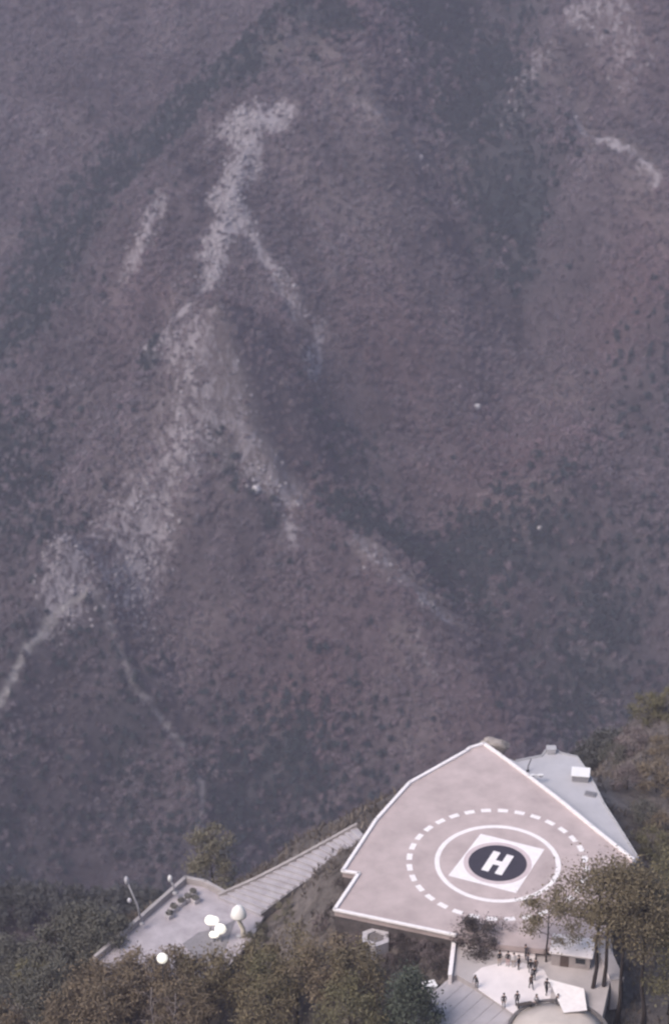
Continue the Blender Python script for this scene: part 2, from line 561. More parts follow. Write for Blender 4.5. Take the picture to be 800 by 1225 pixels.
def terrain_mat():
    m = bpy.data.materials.new('hill_ground')
    m.use_nodes = True
    t = m.node_tree; b = t.nodes['Principled BSDF']
    b.inputs['Roughness'].default_value = 0.95
    b.inputs['Specular IOR Level'].default_value = 0.1
    at_ = t.nodes.new('ShaderNodeAttribute'); at_.attribute_name = 'cover'
    tc = t.nodes.new('ShaderNodeTexCoord')
    nz = t.nodes.new('ShaderNodeTexNoise'); nz.inputs['Scale'].default_value = 0.55; nz.inputs['Detail'].default_value = 9; nz.inputs['Roughness'].default_value = 0.7
    t.links.new(tc.outputs['Object'], nz.inputs['Vector'])
    mr = t.nodes.new('ShaderNodeMapRange'); mr.inputs['From Min'].default_value = .3; mr.inputs['From Max'].default_value = .7; mr.inputs['To Min'].default_value = .55; mr.inputs['To Max'].default_value = 1.45
    t.links.new(nz.outputs['Fac'], mr.inputs['Value'])
    mx = t.nodes.new('ShaderNodeMix'); mx.data_type = 'RGBA'; mx.blend_type = 'MULTIPLY'; mx.inputs['Factor'].default_value = 1
    t.links.new(at_.outputs['Color'], mx.inputs['A']); t.links.new(mr.outputs[0], mx.inputs['B'])
    # bare rock breaks through where the cover says so, in ragged patches
    rk = t.nodes.new('ShaderNodeMapRange'); rk.inputs['From Min'].default_value = .56; rk.inputs['From Max'].default_value = .70
    ad = t.nodes.new('ShaderNodeMath'); ad.operation = 'MULTIPLY_ADD'; ad.inputs[1].default_value = .24
    n2 = t.nodes.new('ShaderNodeTexNoise'); n2.inputs['Scale'].default_value = .28; n2.inputs['Detail'].default_value = 7; n2.inputs['Roughness'].default_value = .75; n2.inputs['Distortion'].default_value = .6
    mp = t.nodes.new('ShaderNodeMapping'); mp.inputs['Rotation'].default_value = (0, 0, .7); mp.inputs['Scale'].default_value = (1.6, .6, .8)
    t.links.new(tc.outputs['Object'], mp.inputs['Vector']); t.links.new(mp.outputs[0], n2.inputs['Vector'])
    hf = t.nodes.new('ShaderNodeMath'); hf.operation = 'MULTIPLY'; hf.inputs[1].default_value = 1.0
    t.links.new(n2.outputs['Fac'], hf.inputs[0])
    t.links.new(at_.outputs['Alpha'], ad.inputs[0]); t.links.new(hf.outputs[0], ad.inputs[2]); t.links.new(ad.outputs[0], rk.inputs['Value'])
    gt0 = t.nodes.new('ShaderNodeMath'); gt0.operation = 'MULTIPLY'; gt0.use_clamp = True
    g1 = t.nodes.new('ShaderNodeMath'); g1.operation = 'MULTIPLY'; g1.inputs[1].default_value = 6; g1.use_clamp = True
    t.links.new(at_.outputs['Alpha'], g1.inputs[0]); t.links.new(g1.outputs[0], gt0.inputs[0]); t.links.new(rk.outputs[0], gt0.inputs[1])
    rm = t.nodes.new('ShaderNodeMix'); rm.data_type = 'RGBA'
    rc = t.nodes.new('ShaderNodeMix'); rc.data_type = 'RGBA'; rc.inputs['A'].default_value = (.19, .175, .19, 1); rc.inputs['B'].default_value = (.36, .34, .36, 1)
    t.links.new(nz.outputs['Fac'], rc.inputs['Factor'])
    t.links.new(gt0.outputs[0], rm.inputs['Factor']); t.links.new(mx.outputs['Result'], rm.inputs['A']); t.links.new(rc.outputs['Result'], rm.inputs['B'])
    t.links.new(rm.outputs['Result'], b.inputs['Base Color'])
    bp = t.nodes.new('ShaderNodeBump'); bp.inputs['Strength'].default_value = 0.9; bp.inputs['Distance'].default_value = 1.2
    t.links.new(nz.outputs['Fac'], bp.inputs['Height']); t.links.new(bp.outputs[0], b.inputs['Normal'])
    return m


GROUND = terrain_mat()


def sheet(name, r0, r1):
    nx = len(XS)
    gx, gy, gz = GX[r0:r1 + 1].ravel(), GY[r0:r1 + 1].ravel(), GZ[r0:r1 + 1].ravel()
    ny = r1 + 1 - r0
    i = (np.arange(ny - 1)[:, None] * nx + np.arange(nx - 1)[None, :]).ravel()
    f = np.stack([i, i + 1, i + 1 + nx, i + nx], 1)
    me = bpy.data.meshes.new(name)
    me.vertices.add(len(gx)); me.vertices.foreach_set('co', np.stack([gx, gy, gz], 1).astype(np.float32).ravel())
    me.loops.add(f.size); me.loops.foreach_set('vertex_index', f.ravel().astype(np.int32))
    me.polygons.add(len(f)); me.polygons.foreach_set('loop_start', (np.arange(len(f)) * 4).astype(np.int32))
    me.polygons.foreach_set('use_smooth', np.ones(len(f), bool))
    me.update()
    a = me.color_attributes.new('cover', 'FLOAT_COLOR', 'POINT')
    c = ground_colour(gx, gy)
    a.data.foreach_set('color', c.astype(np.float32).ravel())
    me.materials.append(GROUND)
    o = bpy.data.objects.new(name, me); COL.objects.link(o)
    return tag(o, kind='structure')


row = int(np.argmin(np.abs(YS - 372)))
sheet('ground', 0, row)
sheet('mountain', row, len(YS) - 1)

# ------------------------------------------------------------------ haze
hz = MB().box((0, 875, -180), (1860, 2110, 700)).build('haze', [])
hm = bpy.data.materials.new('hazy_air'); hm.use_nodes = True
ht = hm.node_tree; ht.nodes.clear()
pv = ht.nodes.new('ShaderNodeVolumePrincipled')
pv.inputs['Color'].default_value = (0.82, 0.81, 1.0, 1)
pv.inputs['Density'].default_value = 0.00018
pv.inputs['Anisotropy'].default_value = 0.0
ho = ht.nodes.new('ShaderNodeOutputMaterial')
ht.links.new(pv.outputs[0], ho.inputs['Volume'])
hz.data.materials.append(hm)
tag(hz, 'pale lavender haze hanging over the valley and mountain', 'haze', kind='stuff')

# ------------------------------------------------------------------ helipad
CONC = mat('pad_paint', (0.51, 0.432, 0.422), 0.8, color2=(0.385, 0.325, 0.318), scale=0.30, bump=0.15, bscale=3, detail=10)
WHITE = mat('white_paint', (0.87, 0.84, 0.84), 0.6, var=0.12, scale=1.8, detail=10)
DARKDISC = mat('dark_blue_paint', (0.052, 0.046, 0.062), 0.6, var=0.2, scale=1)
PINK = mat('faded_pink_paint', (0.60, 0.51, 0.52), 0.7, var=0.1, scale=1)
WALL = mat('weathered_wall', (0.13, 0.115, 0.115), 0.9, var=0.5, scale=0.8, bump=0.3)
PADPX = [(578.8, 891), (562, 896), (557, 900), (489.5, 938), (450, 982), (409.6, 1043.6), (429, 1046.6), (400, 1090), (544.5, 1120.5), (590, 1130), (650, 1136), (722, 1118), (757, 1030), (707.5, 990), (670, 959), (632, 930), (600, 906)]
PAD = [at(u, v, 0.0) for u, v in PADPX]
hp = thing('helipad', tuple(at(595, 1033, 0)), 'pinkish grey helipad deck edged with a white kerb, dark disc with a white letter H', 'helipad')
HC = Vector(hp.location)


def rel(p, dz=0.0):
    return (p[0] - HC.x, p[1] - HC.y, p[2] + dz - HC.z)


MB().prism([rel(p)[:2] for p in PAD], -0.6, 0.0).build('deck', CONC, hp)
skirt = MB()
for i in range(len(PAD)):
    p, q = PAD[i], PAD[(i + 1) % len(PAD)]
    c = HC
    pi = Vector(rel(p)) * 0.985; qi = Vector(rel(q)) * 0.985
    if i in (8, 9, 10): continue
    skirt.bar((pi.x, pi.y, 0), (qi.x, qi.y, 0), 0.3, -9.0, -0.603)
skirt.build('retaining_wall', WALL, hp)
for i in range(len(PAD)):
    if i in (8, 9, 10, 11): continue
    p, q = rel(PAD[i]), rel(PAD[(i + 1) % len(PAD)])
    MB().bar(p, q, 0.34, 0.004, 0.24, ext=0.08 + 0.004 * (i % 3)).build('kerb', WHITE, hp, bevel=0.03)


def ringmesh(r0, r1, a0, a1, z, n):
    m = MB()
    vs = []; fs = []
    for k in range(n + 1):
        a = a0 + (a1 - a0) * k / n
        for r in (r0, r1):
            vs.append((r * math.cos(a), r * math.sin(a), z))
    for k in range(n):
        fs.append((2 * k, 2 * k + 1, 2 * k + 3, 2 * k + 2))
    return m.add(vs, fs)


SC = 12.03
ND = 32
for k in range(ND):
    a = 2 * math.pi * (k + 0.1) / ND
    ringmesh(8.42, 8.98, a, a + 2 * math.pi / ND * 0.60, 0.012 + 0.0, 5).build('dash', WHITE, hp)
ringmesh(5.72, 6.20, 0, 2 * math.pi, 0.012, 96).build('solid_ring', WHITE, hp)
sq = [at(u, v, 0.0) for u, v in ((574.7, 997.8), (651, 1016.6), (617, 1069), (536, 1048))]
m = MB(); m.add([rel(p, 0.008) for p in sq][::-1], [(0, 1, 2, 3)]); m.build('white_square', WHITE, hp)
ringmesh(0.001, 3.35, 0, 2 * math.pi, 0.012, 64).build('pink_ring', PINK, hp)
ringmesh(0.001, 2.88, 0, 2 * math.pi, 0.016, 64).build('dark_disc', DARKDISC, hp)
hm_ = MB()
ang = R(65.5)
ax = Vector((math.cos(ang), math.sin(ang), 0)); ay = Vector((ax.y, -ax.x, 0))


def slab2(c, along, across, z, mi=0):
    c = Vector(c)
    return [c + ax * sx * along / 2 + ay * sy * across / 2 + Vector((0, 0, z)) for sx, sy in ((-1, -1), (-1, 1), (1, 1), (1, -1))]


pts = []
L, W_, T = 3.35, 2.15, 0.74
def hp2(a, b): return ax * a + ay * b + Vector((0, 0, 0.021))
hv = [hp2(-L/2, -W_/2), hp2(-L/2, -W_/2+T), hp2(-.36, -W_/2+T), hp2(-.36, W_/2-T), hp2(-L/2, W_/2-T), hp2(-L/2, W_/2), hp2(L/2, W_/2), hp2(L/2, W_/2-T), hp2(.36, W_/2-T), hp2(.36, -W_/2+T), hp2(L/2, -W_/2+T), hp2(L/2, -W_/2)]
hm_.add(hv, [(0, 1, 2, 9, 10, 11), (2, 3, 8, 9), (3, 4, 5, 6, 7, 8)])
hm_.build('letter_h', WHITE, hp)

# boulder behind the apex
def boulder(name, p, size, m, label, cat='boulder', seed=1, group=None):
    bm = bmesh.new()
    bmesh.ops.create_icosphere(bm, subdivisions=3, radius=1)
    rr = np.random.default_rng(seed)
    ph = rr.uniform(0, 6, 6)
    for v in bm.verts:
        c = v.co
        n = 1 + 0.18 * math.sin(3 * c.x + ph[0]) * math.cos(2.3 * c.y + ph[1]) + 0.10 * math.sin(6 * c.z + ph[2] + 4 * c.x) + 0.06 * math.sin(11 * c.y + ph[3])
        v.co = Vector((c.x * size[0], c.y * size[1], c.z * size[2])) * n
    me = bpy.data.meshes.new(name); bm.to_mesh(me); bm.free()
    me.materials.append(m)
    o = bpy.data.objects.new(name, me); COL.objects.link(o); o.location = p
    return tag(o, label, cat, group)


ROCK = mat('grey_rock', (0.36, 0.33, 0.31), 0.9, var=0.4, scale=1.2, bump=0.5, bscale=3)
boulder('boulder', tuple(at(592, 892, -0.9)), (1.5, 0.8, 0.9), ROCK, 'grey brown boulder hump just behind the helipad\'s topmost corner', seed=3)

# ------------------------------------------------------------------ grey terrace behind the pad
TGREY = mat('terrace_membrane', (0.46, 0.46, 0.485), 0.8, color2=(0.40, 0.40, 0.425), scale=0.35, bump=0.1)
tz = -1.6
TPX = [(600, 905), (617, 911), (648, 905), (653, 898), (666, 898.5), (672, 902), (690, 906), (706, 930), (722, 962), (740, 990), (763, 1027), (757, 1036), (690, 1000), (620, 940)]
TP = [at(u, v, tz) for u, v in TPX]
ter = thing('terrace', tuple(at(690, 960, tz)), 'blue grey flat terrace set lower along the helipad\'s right edge', 'terrace')
tl = Vector(ter.location)
MB().prism([(p[0] - tl.x, p[1] - tl.y) for p in TP], -0.4, 0).build('deck', TGREY, ter)
sk = MB()
for i in range(1, 11):
    p, q = TP[i] - np.array(tl), TP[i + 1] - np.array(tl)
    sk.bar(Vector(p) * 0.985, Vector(q) * 0.985, 0.25, -8, -0.403)
sk.build('retaining_wall', WALL, ter)
PGREY = mat('pale_concrete', (0.45, 0.45, 0.47), 0.85, var=0.2, scale=1.2)
for i in range(1, 11):
    p, q = TP[i] - np.array(tl), TP[i + 1] - np.array(tl)
    MB().bar(p, q, 0.16, 0.003, 0.14, ext=0.02).build('edge_trim', PGREY, ter)

OFFW = mat('white_metal', (0.80, 0.80, 0.80), 0.5, var=0.06, scale=2)
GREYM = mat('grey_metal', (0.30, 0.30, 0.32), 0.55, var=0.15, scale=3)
DARKM = mat('dark_metal', (0.05, 0.05, 0.055), 0.6, var=0.2, scale=3)
cab = thing('equipment_cabinet', tuple(at(694, 932, tz)), 'white boxy equipment cabinet near the terrace\'s right edge', 'cabinet', rz=R(-8))
MB().box((0, 0, 0.42), (1.75, 1.35, 0.76)).build('body', GREYM, cab, bevel=0.03)  # grey body puts the shade on the white box's sides into colour
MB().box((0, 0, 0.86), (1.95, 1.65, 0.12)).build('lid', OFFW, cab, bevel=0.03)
MB().box((0, 0, 0.02), (1.5, 1.1, 0.07)).build('plinth', DARKM, cab)
ped = thing('plinth', tuple(at(659, 901, tz)), 'pale square plinth on the far edge of the grey terrace', 'plinth')
MB().box((0, 0, 0.32), (0.95, 0.7, 0.62)).build('block', PGREY, ped, bevel=0.05)
MB().box((0, 0, 0.68), (1.05, 0.8, 0.1)).build('cap_stone', PGREY, ped, bevel=0.02)
pl = thing('aerial_pole', tuple(at(631, 923, tz)), 'thin dark pole standing on the grey terrace beside the helipad kerb', 'pole')
MB().tube([(0, 0, 0), (0.04, 0, 0.7), (0.3, 0, 1.55)], [0.07, 0.06, 0.05], 8).build('mast', DARKM, pl)
MB().box((0, 0, 0.05), (0.3, 0.3, 0.1)).build('base_plate', DARKM, pl)
fl = thing('floodlight', tuple(at(641, 937, tz)), 'white cross armed floodlight stand at the helipad\'s right kerb', 'floodlight')
MB().tube([(0, 0, 0), (0, 0, 1.0)], [0.09, 0.07], 8).build('post', OFFW, fl)
for sx in (-1, 1):
    hd = MB().box((sx * 0.45, -0.05, 0.98), (0.5, 0.3, 0.26)).build('lamp_head', OFFW, fl, bevel=0.03)
    MB().box((sx * 0.45, -0.205, 0.98), (0.42, 0.02, 0.2)).build('glass', GREYM, hd)
MB().box((0, 0, 1.0), (1.1, 0.08, 0.1)).build('crossbar', OFFW, fl)
shd = thing('terrace_shadow', tuple(at(706, 951, tz)), 'low dark grey slab painting a shadow on the terrace below the white cabinet', 'shadow_slab', rz=R(-20))
MB().box((0, 0, 0.08), (1.2, 0.75, 0.15)).build('frame', GREYM, shd)  # dark slab added where the terrace only lies in shadow
MB().box((0, 0, 0.18), (1.05, 0.6, 0.05)).build('cover', mat('shadow_grey', (0.2, 0.2, 0.215), .7), shd)

# ------------------------------------------------------------------ lower terrace at the left
LZ = -9.0
LPAVE = mat('lower_terrace_paving', (0.46, 0.43, 0.455), 0.85, color2=(0.33, 0.305, 0.325), scale=0.55, bump=0.2)
LPX = [(113, 1152), (222, 1056), (246, 1061), (268, 1073), (300, 1081), (318, 1092), (300, 1125), (270, 1160), (190, 1190), (122, 1170)]
LP = [at(u, v, LZ) for u, v in LPX]
low = thing('lower_terrace', tuple(at(220, 1110, LZ)), 'pale grey wedge shaped lower terrace at left with a low parapet', 'terrace')
ll = Vector(low.location)
MB().prism([(p[0] - ll.x, p[1] - ll.y) for p in LP], -0.4, 0).build('paving', LPAVE, low)
sk = MB()
for i in (0, 1, 2, 7, 8, 9):
    p, q = LP[i] - np.array(ll), LP[(i + 1) % len(LP)] - np.array(ll)
    sk.bar(Vector(p) * 0.985, Vector(q) * 0.985, 0.25, -9, -0.403)
sk.build('retaining_wall', WALL, low)
PARA = mat('parapet_render', (0.42, 0.39, 0.385), 0.85, var=0.25, scale=0.9, bump=0.2)
for i in (0, 1, 2):
    p, q = LP[i] - np.array(ll), LP[i + 1] - np.array(ll)
    MB().bar(p, q, 0.4, 0.003, 0.75, ext=0.1).build('parapet', PARA, low, bevel=0.04)
# bay of darker paving
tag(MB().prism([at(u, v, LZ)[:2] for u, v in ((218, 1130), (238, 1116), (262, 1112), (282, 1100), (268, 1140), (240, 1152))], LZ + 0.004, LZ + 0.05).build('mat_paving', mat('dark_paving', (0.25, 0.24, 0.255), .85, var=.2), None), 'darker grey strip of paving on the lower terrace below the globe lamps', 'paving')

# planters along the parapet
SHRUBM = mat('shrub_leaves', (0.24, 0.235, 0.22), 0.8, color2=(0.15, 0.148, 0.14), scale=3, island=0.7)


def leafcloud(n, rx, ry, rz, size, seed, zc=0.0, shell=0.45, clumps=0, up=0.3):
    """small leaf-sized quads spread through an uneven ellipsoid; returns MB arrays"""
    g = np.random.default_rng(seed)
    if clumps:
        d = g.normal(size=(clumps, 3)); d /= np.linalg.norm(d, axis=1)[:, None]
        d *= g.uniform(shell, 1.0, (clumps, 1))
        cs = g.uniform(0.16, 0.34, clumps)
        k = g.integers(0, clumps, n)
        p = d[k] + g.normal(size=(n, 3)) * cs[k][:, None] * 0.62
    else:
        p = g.normal(size=(n, 3)); p /= np.linalg.norm(p, axis=1)[:, None]
        p *= g.uniform(shell, 1.0, (n, 1)) ** 0.6
    p = p * np.array([rx, ry, rz]) + np.array([0, 0, zc])
    a = g.normal(size=(n, 3)); a /= np.linalg.norm(a, axis=1)[:, None]
    b = g.normal(size=(n, 3)); b[:, 2] *= (1 - up); b = np.cross(a, b); b /= np.linalg.norm(b, axis=1)[:, None]
    s = size * g.uniform(0.5, 1.35, (n, 1))
    q = np.stack([p - a * s - b * s * .6, p + a * s - b * s * .6, p + a * s * .8 + b * s * .6, p - a * s * .8 + b * s * .6], 1)
    return q.reshape(-1, 3)


def cloudmesh(name, co, m, parent=None):
    n = len(co) // 4
    me = bpy.data.meshes.new(name)
    me.vertices.add(len(co)); me.vertices.foreach_set('co', co.astype(np.float32).ravel())
    me.loops.add(len(co)); me.loops.foreach_set('vertex_index', np.arange(len(co), dtype=np.int32))
    me.polygons.add(n); me.polygons.foreach_set('loop_start', (np.arange(n) * 4).astype(np.int32))
    me.update()
    me.materials.append(m)
    if name is None or parent is False:
        return me
    o = bpy.data.objects.new(name, me); COL.objects.link(o)
    if parent: o.parent = parent
    return o


STONE = mat('pale_stone', (0.52, 0.50, 0.52), 0.85, var=0.2, scale=2)
spots = [(231, 1072), (225, 1078), (217, 1083), (208, 1090), (203, 1098), (234, 1080)]
names = ['first planter from the terrace\'s top corner, along the parapet', 'second planter along the parapet from the top corner', 'third planter along the parapet from the top corner', 'planter midway along the parapet of the lower terrace', 'lowest planter of the row along the parapet', 'planter set inward from the parapet beside the top corner']
for i, (u, v) in enumerate(spots):
    t = thing('planter', tuple(at(u, v, LZ)), 'pale stone ' + names[i], 'planter', 'stone planters along the lower terrace parapet', rz=R(40))
    MB().box((0, 0, 0.27), (0.7, 0.7, 0.5), taper=1.1).build('trough', STONE, t, bevel=0.04)
    cloudmesh('shrub', leafcloud(260, 0.38, 0.38, 0.26, 0.09, 50 + i, 0.62), SHRUBM, t)

# ------------------------------------------------------------------ stairway up to the pad
STEP = mat('stair_stone', (0.43, 0.415, 0.44), 0.85, color2=(0.34, 0.325, 0.35), scale=0.9, bump=0.2)
sA = [(262, 1073), (305, 1054), (350, 1031), (392, 1008), (426, 989)]
sB = [(312, 1094), (348, 1066), (384, 1043), (412, 1020), (436, 1000)]
stw = thing('stairway', tuple(at(340, 1050, -6)), 'grey stepped stairway climbing from the lower terrace to the helipad', 'stairway')
so = Vector(stw.location)


def polyat(pts, t):
    f = t * (len(pts) - 1); i = min(int(f), len(pts) - 2); k = f - i
    return pts[i][0] + (pts[i + 1][0] - pts[i][0]) * k, pts[i][1] + (pts[i + 1][1] - pts[i][1]) * k


NS = 19
for k in range(NS):
    z = LZ + 0.1 + (k + 1) / NS * 5.6
    a0 = at(*polyat(sA, k / NS), z); a1 = at(*polyat(sA, (k + 1.12) / NS if k < NS - 1 else 1), z)
    b0 = at(*polyat(sB, k / NS), z); b1 = at(*polyat(sB, (k + 1.12) / NS if k < NS - 1 else 1), z)
    MB().prism([tuple((p - np.array(so))[:2]) for p in (a0, b0, b1, a1)], z - 1.4 - so.z, z - so.z).build('step', STEP, stw, bevel=0.03)
for side, pts_, wd in (('near', sB, 0.3), ('far', sA, 0.28)):
    wl = MB()
    for k in range(NS):
        z0 = LZ + 0.1 + (k + 0.5) / NS * 5.6
        p = at(*polyat(pts_, k / NS), z0); q = at(*polyat(pts_, (k + 1) / NS), z0 + 5.6 / NS)
        wl.bar(Vector(p - np.array(so)), Vector(q - np.array(so)), wd, -5.0, 0.36 if side == 'far' else 0.12, ext=0.05)
    wl.build('side_wall', PARA if side == 'far' else mat('stair_side_shade', (0.21, 0.2, 0.21), .9, var=.3), stw)  # near wall coloured darker for the shade on that side

# ------------------------------------------------------------------ lamps, parasols
LIT = mat('lit_globe', (0.9, 0.9, 0.85), 0.4, var=0.02, emit=((1.0, 0.93, 0.78), 0.4))
CREAM = mat('cream_paint', (0.70, 0.66, 0.56), 0.7, var=0.15)
WCLOTH = mat('white_canvas', (0.86, 0.86, 0.82), 0.7, var=0.04, emit=None)


def lamp_post(base, h, label, globes, lean=(0, 0), r=0.07, pole=GREYM, head=LIT, gr=0.4):
    t = thing('lamp_post', base, label, 'lamp post')
    MB().tube([(0, 0, 0), (lean[0] * .3, lean[1] * .3, h * .45), (lean[0], lean[1], h)], [r * 1.3, r, r * .8], 8).build('pole', pole, t, smooth=True)
    MB().lathe([(r * 2.6, 0), (r * 2.4, 0.12), (r * 1.3, 0.3)], n=10).build('foot', pole, t)
    for (gx, gz, gy) in globes:
        prof = [(gr * math.sin(math.pi * k / 8) * (1 if k else .01), -gr * math.cos(math.pi * k / 8) * gy) for k in range(9)]
        MB().lathe([(max(.01, a), b) for a, b in prof], (gx, 0, gz), 16).build('globe', head, t, smooth=True)
    return t


p = on_terrain(195, 1262)
zt = at(194, 1147, 0)
d = ray(194, 1147); tt = p[1] / d[1]; topz = CAM[2] + d[2] * tt
lamp_post((CAM[0] + d[0] * tt, p[1], p[2]), topz - p[2], 'round lit globe lamp above the brown trees at lower left', [(0, topz - p[2], 1)], gr=0.52, pole=DARKM)
lp = lamp_post(tuple(at(210, 1069, LZ + .7)), 1.9, 'short leaning lamp post with one white head on the parapet', [(-0.52, 1.9, 1.7)], lean=(-0.55, 0), r=0.12, pole=mat('pale_pole', (.42, .42, .45), .6), head=mat('white_head', (.8, .8, .8), .5), gr=0.24)
lp = lamp_post(tuple(at(170, 1106, LZ + .7)), 5.4, 'tall crooked pale lamp post with two heads beyond the terrace parapet', [(-1.35, 5.5, 2.2), (-1.15, 3.0, 1.3)], lean=(-1.3, 0), r=0.10, pole=mat('pale_pole', (.42, .42, .45), .6), head=mat('grey_head', (.55, .55, .6), .5), gr=0.22)


def parasol(u, v, h, r, label, dome=0.5, curve=0.0, pole_r=0.06):
    b = at(u, v, LZ)
    t = thing('parasol', tuple(b), label, 'parasol')
    MB().tube([(curve, 0, 0), (curve * .9, 0, h * .35), (0.1 * curve, 0, h * .7), (0, 0, h)], [pole_r * 1.4, pole_r * 1.1, pole_r, pole_r * .8], 8).build('pole', CREAM, t, smooth=True)
    n = 8
    m = MB()
    prof = [(r, h - dome * .15), (r * 1.01, h), (r * .82, h + dome * .5), (r * .45, h + dome * .88), (0.03, h + dome)]
    m.lathe(prof, n=16)
    m.build('canopy', WCLOTH, t, smooth=True)
    MB().lathe([(0.3, 0), (0.28, 0.1), (0.1, 0.16)], n=12).build('foot', PGREY, t)
    return t


for u, v, h, gr_, lab in ((252, 1116, 1.55, .60, 'lit globe lamp on the lower terrace, upper left of a close group of three'), (264, 1127, 1.6, .62, 'lit globe lamp lowest right in a close group of three on the terrace'), (255, 1127, .9, .42, 'smallest and lowest lit globe lamp of the close group of three')):
    lamp_post(tuple(at(u, v, LZ)), h, lab, [(0, h, .86), (gr_ * .55, h * .97, .7)][:1 + (u != 264)], gr=gr_ * .95)
parasol(286, 1121, 2.8, 0.8, 'white domed parasol on a curved cream pole beside the stair foot', 1.1, 0.45, 0.22)

# ------------------------------------------------------------------ plaza, planting bed, buildings in front
PLZ = -1.2
PLAZA = mat('plaza_paving', (0.47, 0.44, 0.44), 0.85, color2=(0.37, 0.345, 0.345), scale=0.35, bump=0.2)
PALE = mat('pale_paving', (0.80, 0.755, 0.76), 0.8, color2=(0.70, 0.66, 0.665), scale=0.5, bump=0.1)
PZ = [at(u, v, PLZ) for u, v in ((545, 1122), (538, 1169), (547, 1167), (612, 1206), (655, 1236), (715, 1240), (735, 1150), (728, 1110), (640, 1105))]
tag(MB().prism([q[:2] for q in PZ], PLZ - 1.8, PLZ).build('plaza_paving', PLAZA, None), kind='structure')
PQ = [at(u, v, PLZ) for u, v in ((566, 1166), (576, 1158), (600, 1152), (625, 1152), (650, 1160), (660, 1180), (655, 1215), (618, 1216), (572, 1184))]
tag(MB().prism([q[:2] for q in PQ], PLZ - 0.1, PLZ + 0.006).build('pale_paving', PALE, None), kind='structure')
# kerb from the pad's corner down to the plaza's left
kp = thing('ramp_wall', tuple(at(541, 1146, PLZ)), 'white edged low wall running from the helipad corner down to the plaza', 'wall')
ko = Vector(kp.location)
p1, p2 = Vector(at(543.5, 1124, PLZ)) - ko, Vector(at(538, 1171, PLZ)) - ko
MB().bar(p1, p2, 0.32, -3.0, 0.35).build('wall', PALE, kp)
MB().bar(p1, p2, 0.4, 0.353, 0.45).build('coping', WHITE, kp, bevel=0.02)
# steps from the pad to the plaza
st = thing('steps', tuple(at(590, 1136, PLZ)), 'low pale steps between helipad and plaza behind the people', 'steps')
soo = np.array(st.location)
for k in range(3):
    a, b = at(556, 1127 + 4 * k, PLZ) - soo, at(640, 1139 + 4 * k, PLZ) - soo
    MB().bar(Vector(a), Vector(b), 0.55, 0.003, 0.9 - 0.3 * k).build('step', PALE, st, bevel=0.02)

# hexagonal basin
hx = thing('hexagonal_basin', tuple(at(449, 1126, -1.7)), 'pale hexagonal concrete basin with dark soil below the helipad\'s near kerb', 'basin')
def hexpts(r): return [(r * math.cos(math.pi / 3 * k + .5), r * math.sin(math.pi / 3 * k + .5)) for k in range(6)]
hb = MB()
o_, i_ = hexpts(1.45), hexpts(0.88)
for k in range(6):
    a, b, c, d_ = o_[k], o_[(k + 1) % 6], i_[(k + 1) % 6], i_[k]
    MB().prism([a, b, c, d_], -1.5, 0.5).build('rim_block', STONE, hx, bevel=0.02)
MB().prism(hexpts(0.87), -0.5, 0.30).build('soil', mat('soil', (.19, .175, .175), .95, var=.4, scale=4), hx)

wb = thing('storage_box', tuple(on_terrain(513, 1188)), 'small bright white box beside the green conifer', 'box', rz=R(20))
MB().box((0, 0, 0.45), (1.25, 0.9, 0.9)).build('body', OFFW, wb, bevel=0.03)
MB().box((0, 0, 0.95), (1.35, 1.0, 0.1)).build('lid', OFFW, wb, bevel=0.03)

# grey seamed roof in front of the plaza
RFG = mat('blue_grey_roof', (0.42, 0.405, 0.43), 0.6, var=0.15, scale=0.8)
RFS = mat('roof_seam', (0.38, 0.367, 0.39), 0.6, var=0.15)
rz_ = -1.7
q0, q1 = at(546, 1166, rz_), at(612, 1206, rz_)
dirL = Vector(q1 - q0).normalized(); nrm = Vector((-dirL.y, dirL.x, 0))
if nrm.y > 0: nrm = -nrm
gh = thing('low_building', tuple(q0 + np.array((*(nrm * 4)[:2], 0)) - np.array((0, 0, 3))), 'low building with a blue grey seamed roof in front of the plaza', 'building')
go_ = Vector(gh.location)
Lr = (Vector(q1) - Vector(q0)).length + 3.5
def rp(s, t, dz): return Vector(q0) - go_ + dirL * s + nrm * t + Vector((0, 0, dz))
m = MB()
vs = [rp(-.2, 0, 0), rp(Lr, 0, 0), rp(Lr, 8, -1.2), rp(-.2, 8, -1.2)]
m.add(vs + [v - Vector((0, 0, .14)) for v in vs], [(0, 1, 2, 3), (7, 6, 5, 4), (0, 4, 5, 1), (1, 5, 6, 2), (2, 6, 7, 3), (3, 7, 4, 0)])
roof_ = m.build('roof', RFG, gh)
for k in range(9):
    s_ = 0.1 + k * (Lr - 0.4) / 8
    mm = MB(); w2 = 0.05
    vs = [rp(s_ - w2, 0, 0.003), rp(s_ + w2, 0, 0.003), rp(s_ + w2, 8, -1.197), rp(s_ - w2, 8, -1.197)]
    mm.add([v + Vector((0, 0, .035)) for v in vs] + vs, [(0, 1, 2, 3), (0, 4, 5, 1), (1, 5, 6, 2), (2, 6, 7, 3), (3, 7, 4, 0)])
    mm.build('seam', RFS, roof_)
m = MB(); ws = [rp(.2, .3, -.17), rp(Lr - .4, .3, -.17), rp(Lr - .4, 7.6, -1.3), rp(.2, 7.6, -1.3)]
m.add(ws + [Vector((v.x, v.y, -2.5)) for v in ws], [(0, 1, 2, 3), (0, 4, 5, 1), (1, 5, 6, 2), (2, 6, 7, 3), (3, 7, 4, 0)])
m.build('wall', PARA, gh)

